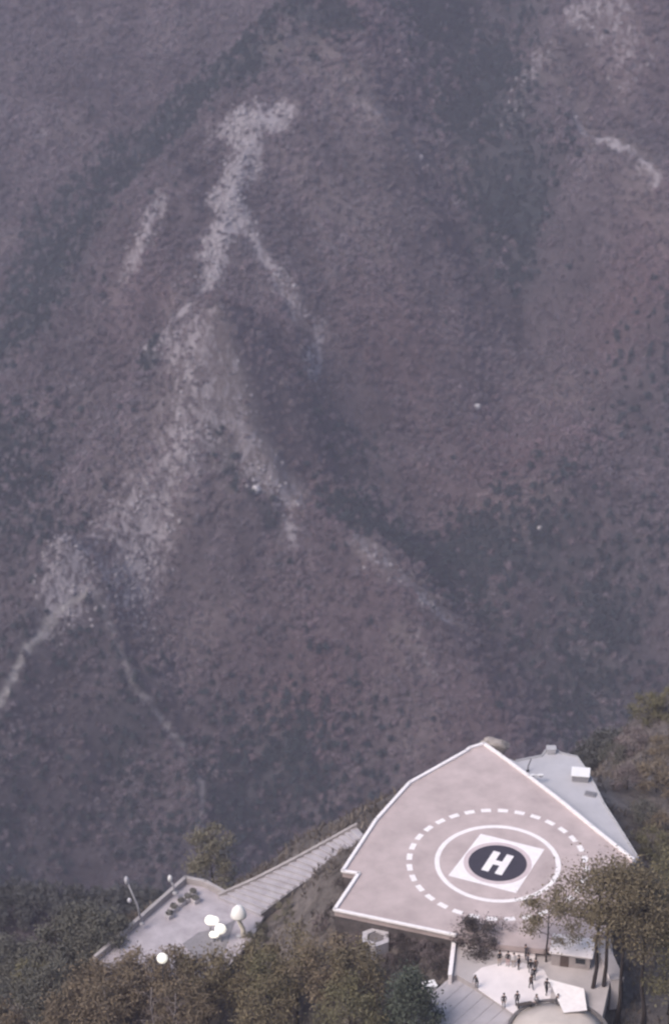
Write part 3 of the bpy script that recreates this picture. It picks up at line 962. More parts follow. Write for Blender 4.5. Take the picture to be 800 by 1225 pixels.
# round cream roof at the bottom right
CR = mat('cream_roof', (0.58, 0.53, 0.49), 0.8, color2=(0.50, 0.455, 0.42), scale=0.7, bump=0.15)
rd = thing('round_pavilion', tuple(at(668, 1236, -1.0) - np.array((0, 0, 3.0))), 'round pavilion with a shallow cream roof and dark gutter ring at bottom edge', 'pavilion')
MB().lathe([(4.0, -0.5), (4.0, 2.7)], n=40).build('wall', PARA, rd, smooth=False)
MB().lathe([(4.35, 2.72), (4.4, 2.8), (3.0, 3.15), (1.2, 3.45), (0.05, 3.55)], n=48).build('roof', CR, rd, smooth=True)
gt = MB()
n = 48
vs = []; fs = []
for k in range(n):
    a = 2 * math.pi * k / n
    for r, z in ((4.42, 2.66), (4.72, 2.66), (4.72, 2.95), (4.42, 2.95)):
        vs.append((r * math.cos(a), r * math.sin(a), z))
for k in range(n):
    for j in range(4):
        fs.append((k * 4 + j, ((k + 1) % n) * 4 + j, ((k + 1) % n) * 4 + (j + 1) % 4, k * 4 + (j + 1) % 4))
gt.add(vs, fs).build('gutter', mat('gutter_grey', (.17, .16, .16), .7), rd)
# white awning
aw = thing('awning', tuple(at(680, 1186, PLZ)), 'bright white canvas awning at the plaza edge left of the pine trunks', 'awning')
ao = np.array(aw.location)
za = 0.9
cs = [at(u, v, PLZ + z) - ao for u, v, z in ((656, 1172, 1.0), (698, 1183, 1.0), (702, 1209, .7), (674, 1212, .7))]
m = MB(); m.add(cs + [c - np.array((0, 0, .06)) for c in cs], [(0, 3, 2, 1), (4, 5, 6, 7), (0, 1, 5, 4), (1, 2, 6, 5), (2, 3, 7, 6), (3, 0, 4, 7)])
m.build('canopy', WHITE, aw)
for c in cs:
    c2 = c * 0.94
    MB().tube([(c2[0], c2[1], 0), (c2[0], c2[1], c[2] - .08)], [.05, .05], 8).build('post', GREYM, aw)

# kiosk behind the trunks
KW = mat('kiosk_wall', (0.40, 0.365, 0.36), 0.85, var=0.25, scale=1.2, bump=.2)
ki = thing('kiosk', tuple(at(682, 1158, PLZ)), 'low grey kiosk with a pale roof band half hidden by the pine crowns', 'kiosk', rz=R(-12))
MB().box((0, 1.2, 0.75), (3.6, 2.4, 1.5)).build('wall', KW, ki)
MB().box((0, 1.2, 1.58), (4.1, 2.9, 0.15)).build('roof', PALE, ki, bevel=.02)
MB().box((-0.6, -0.02, 0.62), (0.8, 0.06, 1.2)).build('door', mat('brown_door', (.12, .09, .08), .7), ki)
MB().box((0.9, -0.02, 0.9), (0.9, 0.06, 0.55)).build('window', mat('dark_glass', (.04, .045, .05), .2), ki)
gw = thing('garden_wall', tuple(at(728, 1150, PLZ)), 'pale low garden wall seen between the pine trunks', 'wall')
gg = np.array(gw.location)
MB().bar(Vector(at(712, 1120, PLZ) - gg), Vector(at(738, 1178, PLZ) - gg), 1.1, -3, .5).build('wall', PALE, gw)
MB().bar(Vector(at(712, 1120, PLZ) - gg), Vector(at(738, 1178, PLZ) - gg), 1.25, .503, .6).build('coping', PLAZA, gw)
be = thing('bench', tuple(at(627, 1206, PLZ)), 'low dark bench on the plaza behind the cream round roof', 'bench', rz=R(15))
WD = mat('dark_wood', (0.10, 0.085, 0.08), .8, var=.3)
for k in range(3):
    MB().box((0, -.16 + .16 * k, .44), (1.5, .13, .05)).build('seat_slat', WD, be)
for sx in (-.6, .6):
    MB().box((sx, 0, .205), (.08, .42, .41)).build('leg', DARKM, be)

# ------------------------------------------------------------------ trees near the camera
BARK = mat('dark_bark', (0.055, 0.045, 0.042), .95, var=.4, scale=3, bump=.5, bscale=6)
PBARK = mat('pale_bark', (0.27, 0.24, 0.23), .9, var=.4, scale=3, bump=.4, bscale=6)
LEAF = {
    'pine': mat('pine_needles', (0.190, 0.160, 0.098), .85, color2=(0.115, 0.098, 0.064), scale=.6, island=.45),
    'brown': mat('brown_twigs', (0.205, 0.164, 0.112), .9, color2=(0.122, 0.100, 0.072), scale=.5, island=.45),
    'olive': mat('olive_leaves', (0.165, 0.152, 0.086), .85, color2=(0.098, 0.093, 0.056), scale=.5, island=.45),
    'green': mat('conifer_green', (0.095, 0.112, 0.084), .8, color2=(0.052, 0.066, 0.052), scale=.8, island=.45),
    'grey': mat('grey_green_leaves', (0.135, 0.132, 0.110), .85, color2=(0.084, 0.086, 0.076), scale=.5, island=.45),
    'dark': mat('dark_shrub_leaves', (0.100, 0.084, 0.078), .85, color2=(0.048, 0.041, 0.041), scale=.8, island=.45),
    'mauve': mat('mauve_twigs', (0.210, 0.174, 0.170), .9, color2=(0.125, 0.104, 0.104), scale=.8, island=.45),
    'pale': mat('pale_olive_leaves', (0.200, 0.186, 0.132), .85, color2=(0.13, 0.122, 0.092), scale=.5, island=.45),
}
TREES = {}


def tree_proto(kind, var, h, cr, base, leaf, n, ls, bark=BARK, flat=0.5, tr=0.16, nl=9, clumps=26):
    """trunk + limbs + crown meshes for one kind of tree of height h; crown radius cr, crown base at base*h"""
    n = int(n * 2.3); ls = ls * .62
    g = random.Random(hash((kind, var)) & 0xffff if False else sum(map(ord, kind)) * 31 + var)
    lean = [(g.uniform(-.05, .05) * h, g.uniform(-.05, .05) * h)]
    lx, ly = lean[0]
    tk = MB()
    top = h * (0.93 if kind != 'conifer' else 0.99)
    K = 7
    path = []
    for k in range(K):
        f = k / (K - 1)
        path.append((lx * f + g.uniform(-.012, .012) * h * (0 < k < K - 1), ly * f + g.uniform(-.012, .012) * h * (0 < k < K - 1), top * f))
    tk.tube(path, [tr * (1.35 if k == 0 else 1 - 0.8 * k / (K - 1)) for k in range(K)], 8)
    lm = MB(); tips = []
    for i in range(nl):
        f = base + (0.92 - base) * (i + .5) / nl
        a = i * 2.4 + g.uniform(-.4, .4)
        z0 = top * f
        prof = math.sqrt(max(.05, 1 - ((f - base) / (1.02 - base)) ** 2)) if kind != 'conifer' else max(.1, 1 - (f - base) / (1 - base))
        ln = cr * prof * g.uniform(.75, 1.1)
        rise = g.uniform(.1, .5) * ln if kind != 'conifer' else -.15 * ln
        s0 = Vector((lx * f, ly * f, z0))
        e = s0 + Vector((math.cos(a) * ln, math.sin(a) * ln, rise))
        mid = s0.lerp(e, .5) + Vector((g.uniform(-.1, .1), g.uniform(-.1, .1), -.05)) * ln
        r0 = tr * .38 * (1 - f * .5)
        lm.tube([s0, mid, e], [r0, r0 * .6, r0 * .25], 5)
        tips.append((e, mid))
    g2 = np.random.default_rng(sum(map(ord, kind)) * 7 + var)
    centres = []
    for e, mid in tips:
        centres.append(np.array(e)); centres.append(np.array(mid) * .4 + np.array(e) * .6)
    zc = h * (base + 1) / 2
    while len(centres) < clumps:
        if kind == 'conifer':
            f = g2.uniform(base, 1)
            rr = cr * (1 - (f - base) / (1 - base)) * math.sqrt(g2.uniform(0.1, 1)); a = g2.uniform(0, 6.28)
            centres.append(np.array((rr * math.cos(a) + lx * f, rr * math.sin(a) + ly * f, h * f)))
        else:
            d = g2.normal(size=3); d /= np.linalg.norm(d); d *= g2.uniform(.35, .95) ** .7
            centres.append(np.array((lx * .7 + d[0] * cr, ly * .7 + d[1] * cr, zc + d[2] * h * (1 - base) / 2 * .92)))
    centres = np.array(centres)
    cs = g2.uniform(.11, .25, len(centres)) * cr
    if kind == 'conifer': cs *= .8
    k = g2.integers(0, len(centres), n)
    p = centres[k] + g2.normal(size=(n, 3)) * cs[k][:, None] * np.array([1, 1, flat])
    a = g2.normal(size=(n, 3)); a /= np.linalg.norm(a, axis=1)[:, None]
    b = np.cross(a, g2.normal(size=(n, 3))); b /= np.linalg.norm(b, axis=1)[:, None]
    s = ls * g2.uniform(.5, 1.4, (n, 1)); asp = .5
    co = np.stack([p - a * s - b * s * asp, p + a * s * .7 - b * s * asp, p + a * s + b * s * asp, p - a * s * .7 + b * s * asp], 1).reshape(-1, 3)
    mesh_c = cloudmesh('crown', co, LEAF[leaf], False)
    return tk, lm, mesh_c, bark


def plant_tree(name, kind, var, pos, h, label, cat='tree', group=None, sc=1.0, rz=0.0, **kw):
    key = (name, kind, var, tuple(sorted((k, str(v)) for k, v in kw.items() if k != 'bark')), round(h, 2))
    t = thing(name, tuple(pos), label, cat, group, rz)
    t.scale = (sc, sc, sc)
    if key not in TREES:
        tk, lm, cm, bark = tree_proto(kind, var, h, **kw)
        to = tk.build('trunk', bark, t, smooth=True)
        lo = lm.build('limbs', bark, to, smooth=True)
        TREES[key] = (to.data, lo.data, cm)
    else:
        a, b, _ = TREES[key]
        to = bpy.data.objects.new('trunk', a); COL.objects.link(to); to.parent = t
        lo = bpy.data.objects.new('limbs', b); COL.objects.link(lo); lo.parent = to
    co = bpy.data.objects.new('crown', TREES[key][2]); COL.objects.link(co); co.parent = t
    return t


def by_top(u, v_top, v_base, off=0.0):
    """base on the ground seen at v_base, and the height that reaches v_top"""
    b = on_terrain(u, v_base)
    d = ray(u, v_top); t = b[1] / d[1]
    return b, CAM[2] + d[2] * t - b[2]


# tall pines at the right
PINES = [(706, 1036, 1209, 4.7, 1, 'tall pine with a straight dark trunk, leftmost of the four pines before the helipad'),
         (716, 1030, 1211, 3.6, 2, 'tall pine whose dark trunk stands just right of the leftmost pine'),
         (737, 1036, 1228, 3.6, 3, 'tall pine third from the left, its thin trunk against the grey brown slope'),
         (768, 1040, 1240, 3.6, 4, 'tall pine at the right whose trunk is half lost in olive foliage')]
for u, vt, vb, cr, var, lab in PINES:
    b, h = by_top(u, vt, vb)
    plant_tree('pine_tree', 'pine', var, b, h, lab, 'pine tree', 'tall pines before the helipad', cr=cr, base=.60, leaf='pine', n=2500, ls=.17, flat=.55, tr=.24, nl=12, clumps=46)
b, h = by_top(652, 1066, 1166)
plant_tree('bare_tree', 'bare', 3, b, h, 'thin grey brown tree left of the pines, before the helipad\'s ring', 'tree', cr=2.7, base=.45, leaf='pine', n=1700, ls=.14, tr=.12, nl=12, clumps=30)
for i, (u, vt, vb, cr, leaf, lab) in enumerate([
    (800, 1040, 1215, 3.0, 'olive', 'olive green tree at the right edge beside the fourth pine'),
    (812, 1100, 1275, 3.6, 'olive', 'olive green tree in the bottom right corner'),
    (816, 1020, 1130, 3.0, 'olive', 'olive tree cut by the right edge level with the helipad')]):
    b, h = by_top(u, vt, vb)
    plant_tree('broadleaf_tree', 'broad', 10 + i, b, h, lab, 'tree', cr=cr, base=.4, leaf=leaf, n=2000, ls=.18, flat=.8, tr=.18, nl=12, clumps=40)

# dark round tree before the pad corner and a bare one
b, h = by_top(571, 1104, 1146)
plant_tree('round_shrub_tree', 'broad', 20, b, h, 'dark round bushy tree at the helipad\'s near corner', 'tree', cr=2.1, base=.12, leaf='dark', n=2600, ls=.13, flat=.85, tr=.14, nl=10, clumps=34)
b, h = by_top(598, 1098, 1138)
plant_tree('bare_tree', 'bare', 5, b, h, 'small thin leafless tree right of the dark round tree', 'tree', cr=1.4, base=.35, leaf='mauve', n=260, ls=.09, tr=.07, nl=16, clumps=20)
b, h = by_top(486, 1158, 1262)
plant_tree('conifer_tree', 'conifer', 30, b, h, 'deep green conifer at the bottom edge beside the white box', 'conifer', cr=4.5, base=.06, leaf='green', n=4200, ls=.19, flat=.5, tr=.2, nl=26, clumps=90)

# the wood along the bottom left
ROWS = [  # u, top v, base v, crown radius, leaf, label
    (118, 1152, 1245, 2.7, 'brown', 'brown tree at the left tip of the lower terrace'),
    (148, 1138, 1240, 2.9, 'brown', 'brown tree overlapping the lower terrace\'s parapet end'),
    (182, 1146, 1250, 2.8, 'brown', 'brown tree with pale trunks below the lower terrace'),
    (214, 1136, 1245, 2.8, 'brown', 'brown olive tree just right of the lit globe lamp'),
    (250, 1146, 1248, 3.0, 'pine', 'dull olive tree below the three grouped globe lamps'),
    (286, 1136, 1240, 2.8, 'pine', 'olive brown tree right below the curved cream parasol pole'),
    (322, 1138, 1245, 2.8, 'olive', 'olive tree at the foot of the grassy slope'),
    (356, 1118, 1235, 2.9, 'pine', 'dark trunked brown tree below the grassy slope'),
    (392, 1122, 1236, 2.8, 'brown', 'brown tree below the helipad\'s lower left corner'),
    (424, 1130, 1240, 2.5, 'pine', 'brown olive tree left of the hexagonal basin\'s foot'),
    (30, 1165, 1270, 3.0, 'grey', 'grey green tree in the bottom left corner'),
    (72, 1160, 1262, 2.9, 'grey', 'grey green tree second from the bottom left corner'),
    (95, 1178, 1285, 2.9, 'brown', 'rusty brown tree low beside the grey green trees'),
    (135, 1180, 1290, 2.8, 'brown', 'front row brown tree under the terrace\'s left end'),
    (225, 1180, 1295, 3.0, 'brown', 'front row brown tree right of the pale trunks'),
    (318, 1172, 1290, 3.0, 'pine', 'front row dull brown tree at the middle of the bottom wood'),
    (420, 1176, 1292, 3.0, 'olive', 'front row olive tree left of the green conifer'),
    (2, 1195, 1300, 2.9, 'brown', 'brown tree cut by the left edge at the very bottom')]
for i, (u, vt, vb, cr, leaf, lab) in enumerate(ROWS):
    b, h = by_top(u, vt, vb)
    plant_tree('broadleaf_tree', 'broad', 40 + i, b, h, lab, 'tree', 'trees of the wood along the bottom edge', cr=cr, base=.42, leaf=leaf, n=2100, ls=.17, flat=.75, tr=.17, nl=12, clumps=36, bark=PBARK if i in (2, 13) else BARK)
for k, (u, vt, lab) in enumerate(((186, 1172, 'bare pale forked trunk standing clear among the brown trees'), (208, 1176, 'second bare pale trunk leaning right among the brown trees'))):
    b, h = by_top(u, vt, 1306)
    plant_tree('bare_tree', 'bare', 60 + k, b, h, lab, 'tree', cr=1.5, base=.5, leaf='mauve', n=160, ls=.09, tr=.24, nl=10, clumps=14, bark=PBARK)

# trees on the flank left and behind
FL = [(100, 1086, 1150, 2.8, 'grey', 'grey green tree on the slope left of the lower terrace parapet'), (70, 1110, 1180, 2.7, 'grey', 'grey green tree downhill from the terrace\'s left tip'),
      (128, 1095, 1150, 2.4, 'grey', 'bushy grey green tree right against the parapet\'s outer side'), (25, 1120, 1200, 2.9, 'grey', 'dull green tree near the left edge below the dark slope'),
      (48, 1150, 1225, 2.6, 'olive', 'paler olive tree near the left edge'), (85, 1135, 1210, 2.6, 'grey', 'green tree between the terrace tip and the left edge')]
for i, (u, vt, vb, cr, leaf, lab) in enumerate(FL):
    b, h = by_top(u, vt, vb)
    h = min(max(h, 4), 13)
    plant_tree('broadleaf_tree', 'broad', 70 + i, b, h, lab, 'tree', 'trees on the slope left of the terrace', cr=cr, base=.15, leaf=leaf, n=2200, ls=.18, flat=.8, tr=.16, nl=10, clumps=32)
b, h = by_top(252, 968, 1090)
b = np.array((at(252, 1020, -16)))
plant_tree('broadleaf_tree', 'broad', 80, (b[0], b[1] + 4, terrain1(b[0], b[1] + 4)), 10.5, 'pale olive tree rising alone behind the lower terrace', 'tree', cr=2.6, base=.2, leaf='pale', n=2400, ls=.17, flat=.9, tr=.14, nl=12, clumps=34)

# scrub on the right hillside
HS = [(775, 862, 'olive', 'olive bush on the crest at the right edge'), (742, 868, 'olive', 'olive bush on the crest left of the right edge bush'), (800, 858, 'olive', 'olive bush highest on the right hillside'), (716, 884, 'grey', 'grey bush where the right hillside meets the valley'),
      (790, 905, 'brown', 'reddish brown bush at the right edge above the terrace'), (758, 900, 'mauve', 'mauve twiggy bush above the terrace\'s right end'), (785, 948, 'brown', 'rusty bush midway down the right hillside'), (750, 945, 'mauve', 'pale twiggy bush right of the white cabinet'),
      (770, 985, 'grey', 'grey bush beside the terrace\'s lower right edge'), (795, 1000, 'brown', 'brown bush at the right edge level with the kerb corner'), (735, 915, 'grey', 'grey twiggy bush just past the terrace edge'), (778, 1025, 'olive', 'olive bush beside the kerb\'s right corner'), (800, 1040, 'olive', 'olive bush at the right edge beside the pines')]
for i, (u, v, leaf, lab) in enumerate(HS):
    b = on_terrain(u, v)
    g = random.Random(i)
    plant_tree('bush', 'bush', 100 + i % 5, b, 2.9, lab, 'bush', 'bushes on the right hillside', sc=g.uniform(.75, 1.3), rz=g.uniform(0, 6), cr=1.9, base=.08, leaf=leaf, n=1100, ls=.13, flat=.8, tr=.07, nl=10, clumps=22)
# shrubs in the bed under the kerb
BED = [(478, 1128, 'dark', 'dark shrub nearest the hexagonal basin'), (500, 1132, 'mauve', 'mauve shrub under the helipad\'s near kerb'), (486, 1150, 'dark', 'dark shrub in the middle of the planting bed'), (524, 1136, 'dark', 'dark shrub beside the white ramp wall'), (528, 1160, 'dark', 'dark shrub in the bed corner by the ramp wall'), (512, 1150, 'mauve', 'mauve shrub among the dark ones'),
       (462, 1150, 'mauve', 'pale twiggy shrub at the left of the planting bed'), (450, 1165, 'pale', 'pale dry shrub below the hexagonal basin')]
for i, (u, v, leaf, lab) in enumerate(BED):
    b = on_terrain(u, v + 6)
    plant_tree('shrub', 'bush', 120 + i % 3, b, 1.5, lab, 'shrub', 'shrubs in the bed under the helipad kerb', sc=random.uniform(.8, 1.15), rz=i, cr=1.05, base=.06, leaf=leaf, n=600, ls=.09, flat=.8, tr=.04, nl=8, clumps=16)
SCRUB = ['dark low scrub at the wall foot nearest the helipad\'s lower left corner', 'twiggy mauve scrub at the wall foot touching the hexagonal basin\'s left side', 'dark low scrub at the wall foot just right of the hexagonal basin', 'twiggy mauve scrub at the wall foot, second to the right of the hexagonal basin', 'dark low scrub at the wall foot, third to the right of the hexagonal basin', 'twiggy mauve scrub at the wall foot midway between basin and white ramp wall', 'dark low scrub at the wall foot, next but one to the white ramp wall', 'twiggy mauve scrub at the wall foot right against the white ramp wall']
for i, (u, v) in enumerate(((418, 1102), (428, 1100), (466, 1110), (474, 1113), (492, 1117), (508, 1121), (516, 1124), (532, 1127))):
    b = at(u, v + 17, -1.7); b[2] = terrain1(b[0], b[1])
    plant_tree('shrub', 'bush', 125 + i % 3, b, 1.5, SCRUB[i], 'shrub', 'scrub along the foot of the helipad wall', sc=random.uniform(.7, 1.05), rz=i * 2.1, cr=1.0, base=.06, leaf='mauve' if i % 2 else 'dark', n=500, ls=.09, flat=.8, tr=.04, nl=8, clumps=14)
# dark brush at the pad's left foot
DB = [(412, 1062, 'dark'), (404, 1098, 'dark'), (430, 1106, 'mauve'), (385, 1110, 'mauve'), (340, 1096, 'pale'), (312, 1112, 'pale'), (305, 1128, 'pale')]
dl = ['dark bush in the notch of the helipad\'s left edge', 'dark bush under the helipad\'s lower left corner', 'twiggy bush between lower left corner and basin', 'twiggy bush on the grassy slope below the notch', 'dry pale bush high on the grassy slope near the stair', 'dry pale bush right of the curved parasol pole', 'dry straw coloured bush below the curved parasol pole']
for i, (u, v, leaf) in enumerate(DB):
    b = on_terrain(u, v + 4)
    plant_tree('bush', 'bush', 130 + i % 3, b, 1.6, dl[i], 'bush', 'bushes on the grassy slope', sc=random.uniform(.7, 1.1), rz=i * 1.3, cr=1.1, base=.06, leaf=leaf, n=520, ls=.10, flat=.8, tr=.04, nl=8, clumps=14)

# dry grass on the near hill: stuff
def grass():
    g = np.random.default_rng(9)
    n = 26000
    x = g.uniform(-40, 62, n); y = g.uniform(158, 285, n)
    z = terrain_z(x, y)
    keep = vnoise(x / 3, y / 3, 71) > .38
    x, y, z = x[keep], y[keep], z[keep]
    n = len(x)
    co = []
    for k in range(3):
        a = g.uniform(0, 2 * math.pi, n); h = g.uniform(.25, .75, n); wd = g.uniform(.05, .13, n)
        px = x + g.normal(0, .2, n); py = y + g.normal(0, .2, n)
        dx, dy = np.cos(a) * wd, np.sin(a) * wd
        tx, ty = g.normal(0, .22, n), g.normal(0, .22, n)
        q = np.stack([np.stack([px - dx, py - dy, z - .05], 1), np.stack([px + dx, py + dy, z - .05], 1), np.stack([px + dx * .4 + tx, py + dy * .4 + ty, z + h], 1), np.stack([px - dx * .4 + tx, py - dy * .4 + ty, z + h], 1)], 1)
        co.append(q.reshape(-1, 3))
    return np.concatenate(co)


tag(cloudmesh('dry_grass', grass(), mat('dry_grass_blades', (0.20, 0.175, 0.15), .9, color2=(0.085, 0.074, 0.068), scale=.25, island=.6)), 'dry grey brown grass and litter covering the near slopes', 'grass', kind='stuff')

# a few bright boulders on the mountain
def on_mountain(u, v):
    d = ray(u, v)
    ts = np.linspace(600, 1500, 4000)
    P = CAM[None, :] + ts[:, None] * d[None, :]
    z = terrain_z(P[:, 0], P[:, 1])
    k = np.argmax(P[:, 2] <= z)
    return P[k]


BR = mat('bright_rock', (0.55, 0.53, 0.54), .9, var=.25, scale=.5)
for i, (u, v, s, lab) in enumerate(((570, 489, 1.5, 'bright white boulder alone on the mountain slope right of its centre'), (306, 589, 1.9, 'pale boulder beside the rocky spur in the middle of the mountain'), (645, 633, .9, 'tiny pale boulder above the dark evergreen gully'), (541, 375, 1.0, 'small pale boulder on the upper right of the mountain'))):
    p = on_mountain(u, v)
    boulder('boulder', (p[0], p[1], p[2] + s * .7), (s, s * .9, s * .9), BR, lab, seed=20 + i)

def rock_scars():
    """broken rock standing out of the slope along the scars, as one mass of real blocks"""
    g = np.random.default_rng(31)
    X, Y = np.meshgrid(np.arange(-170, 170, 1.25), np.arange(700, 1280, 1.25))
    x = (X + g.uniform(-.6, .6, X.shape)).ravel(); y = (Y + g.uniform(-.6, .6, Y.shape)).ravel()
    rock, path, red, ev, n1, n2, n3, tan_lit = cover(x, y)
    # the strata run aslant: long ragged ribs with gaps
    rib = ridged(x * .55 + y * .35, y * .5 - x * .2, 7, 3, 77)
    k = g.uniform(0, 1, len(x)) < np.clip(rock * 1.6, 0, 1) * np.clip((rib - .36) * 3.2 + .1, 0, 1) + np.clip(path - .35, 0, 1) * .5
    x, y, pa = x[k], y[k], path[k]
    z = terrain_z(x, y)
    n = len(x)
    bm = bmesh.new(); bmesh.ops.create_icosphere(bm, subdivisions=1, radius=1)
    V = np.array([v.co[:] for v in bm.verts]); F = np.array([[v.index for v in f.verts] for f in bm.faces]); bm.free()
    nv = len(V)
    s = g.uniform(.3, .85, n) * np.where(g.uniform(0, 1, n) < .1, 1.5, 1) * np.where(pa > .3, .7, 1)
    sh = g.uniform(.6, 1.3, (n, 1, 3)) * s[:, None, None]
    P = V[None] * (1 + g.uniform(-.3, .3, (n, nv, 1))) * sh
    a = g.uniform(0, 6.28, n); ca, sa = np.cos(a)[:, None], np.sin(a)[:, None]
    P = np.stack([P[..., 0] * ca - P[..., 1] * sa, P[..., 0] * sa + P[..., 1] * ca, P[..., 2]], -1) + np.stack([x, y, z + .25 * s], -1)[:, None, :]
    f = (F[None] + (np.arange(n) * nv)[:, None, None]).reshape(-1, 3)
    me = bpy.data.meshes.new('rock_outcrop')
    me.vertices.add(n * nv); me.vertices.foreach_set('co', P.astype(np.float32).ravel())
    me.loops.add(f.size); me.loops.foreach_set('vertex_index', f.ravel().astype(np.int32))
    me.polygons.add(len(f)); me.polygons.foreach_set('loop_start', (np.arange(len(f)) * 3).astype(np.int32))
    me.update()
    me.materials.append(mat('scar_rock', (.33, .315, .335), .9, color2=(.19, .178, .19), scale=.35, island=.5))
    o = bpy.data.objects.new('rock_outcrop', me); COL.objects.link(o)
    print('rocks', n)
    return tag(o, 'pale broken rock scars zigzagging down the mountain spurs', 'rock', kind='stuff')


rock_scars()

# ------------------------------------------------------------------ the far wood: one mass
def twig_source(name, n, r, h, size, seed, cone=False, thin=.35, trunk=True):
    g = np.random.default_rng(seed)
    if cone:
        f = g.uniform(0, 1, n) ** 1.3
        rr = r * (1 - f) * np.sqrt(g.uniform(.2, 1, n)); a = g.uniform(0, 2 * math.pi, n)
        p = np.stack([rr * np.cos(a), rr * np.sin(a), h * (.08 + .92 * f)], 1)
    else:
        p = g.normal(size=(n, 3)); p /= np.linalg.norm(p, axis=1)[:, None]
        p *= g.uniform(.25, 1, (n, 1)) ** .5
        p = p * np.array([r, r, h * .36]) * (1 + .25 * np.sin(3 * p[:, :1] + seed)) + np.array([0, 0, h * .6])
    a = g.normal(size=(n, 3)); a[:, 2] = np.abs(a[:, 2]) * (1.3 if not cone else .4); a /= np.linalg.norm(a, axis=1)[:, None]
    b = np.cross(a, g.normal(size=(n, 3))); b /= np.linalg.norm(b, axis=1)[:, None]
    s = size * g.uniform(.6, 1.4, (n, 1))
    co = np.stack([p - a * s - b * s * thin, p - a * s + b * s * thin, p + a * s + b * s * thin, p + a * s - b * s * thin], 1).reshape(-1, 3)
    if trunk:
        w_ = .12
        tq = np.array([[-w_, 0, -1], [w_, 0, -1], [w_ * .4, 0, h * .8], [-w_ * .4, 0, h * .8], [0, -w_, -1], [0, w_, -1], [0, w_ * .4, h * .8], [0, -w_ * .4, h * .8]], float)
        co = np.concatenate([co, tq])
    me = cloudmesh(name, co, FOREST, False)
    return bpy.data.objects.new(name, me)


FOREST = bpy.data.materials.new('far_wood'); FOREST.use_nodes = True
ft = FOREST.node_tree; fb = ft.nodes['Principled BSDF']; fb.inputs['Roughness'].default_value = .95; fb.inputs['Specular IOR Level'].default_value = .05
fa = ft.nodes.new('ShaderNodeAttribute'); fa.attribute_type = 'INSTANCER'; fa.attribute_name = 'tint'
fg = ft.nodes.new('ShaderNodeNewGeometry')
fr = ft.nodes.new('ShaderNodeMapRange'); fr.inputs['To Min'].default_value = .75; fr.inputs['To Max'].default_value = 1.25
ft.links.new(fg.outputs['Random Per Island'], fr.inputs['Value'])
fm = ft.nodes.new('ShaderNodeMix'); fm.data_type = 'RGBA'; fm.blend_type = 'MULTIPLY'; fm.inputs['Factor'].default_value = 1
ft.links.new(fa.outputs['Color'], fm.inputs['A']); ft.links.new(fr.outputs[0], fm.inputs['B']); ft.links.new(fm.outputs['Result'], fb.inputs['Base Color'])

SRC = [twig_source('bare_crown', 70, 1.9, 5.0, .55, 1), twig_source('bare_crown', 60, 2.3, 4.4, .6, 2), twig_source('low_scrub', 55, 1.7, 2.4, .5, 3, trunk=False), twig_source('evergreen', 90, 2.0, 6.5, .55, 4, cone=True, thin=.5), twig_source('evergreen', 80, 2.2, 5.2, .55, 5, cone=False, thin=.6), twig_source('near_crown', 300, 1.9, 5.5, .24, 6)]


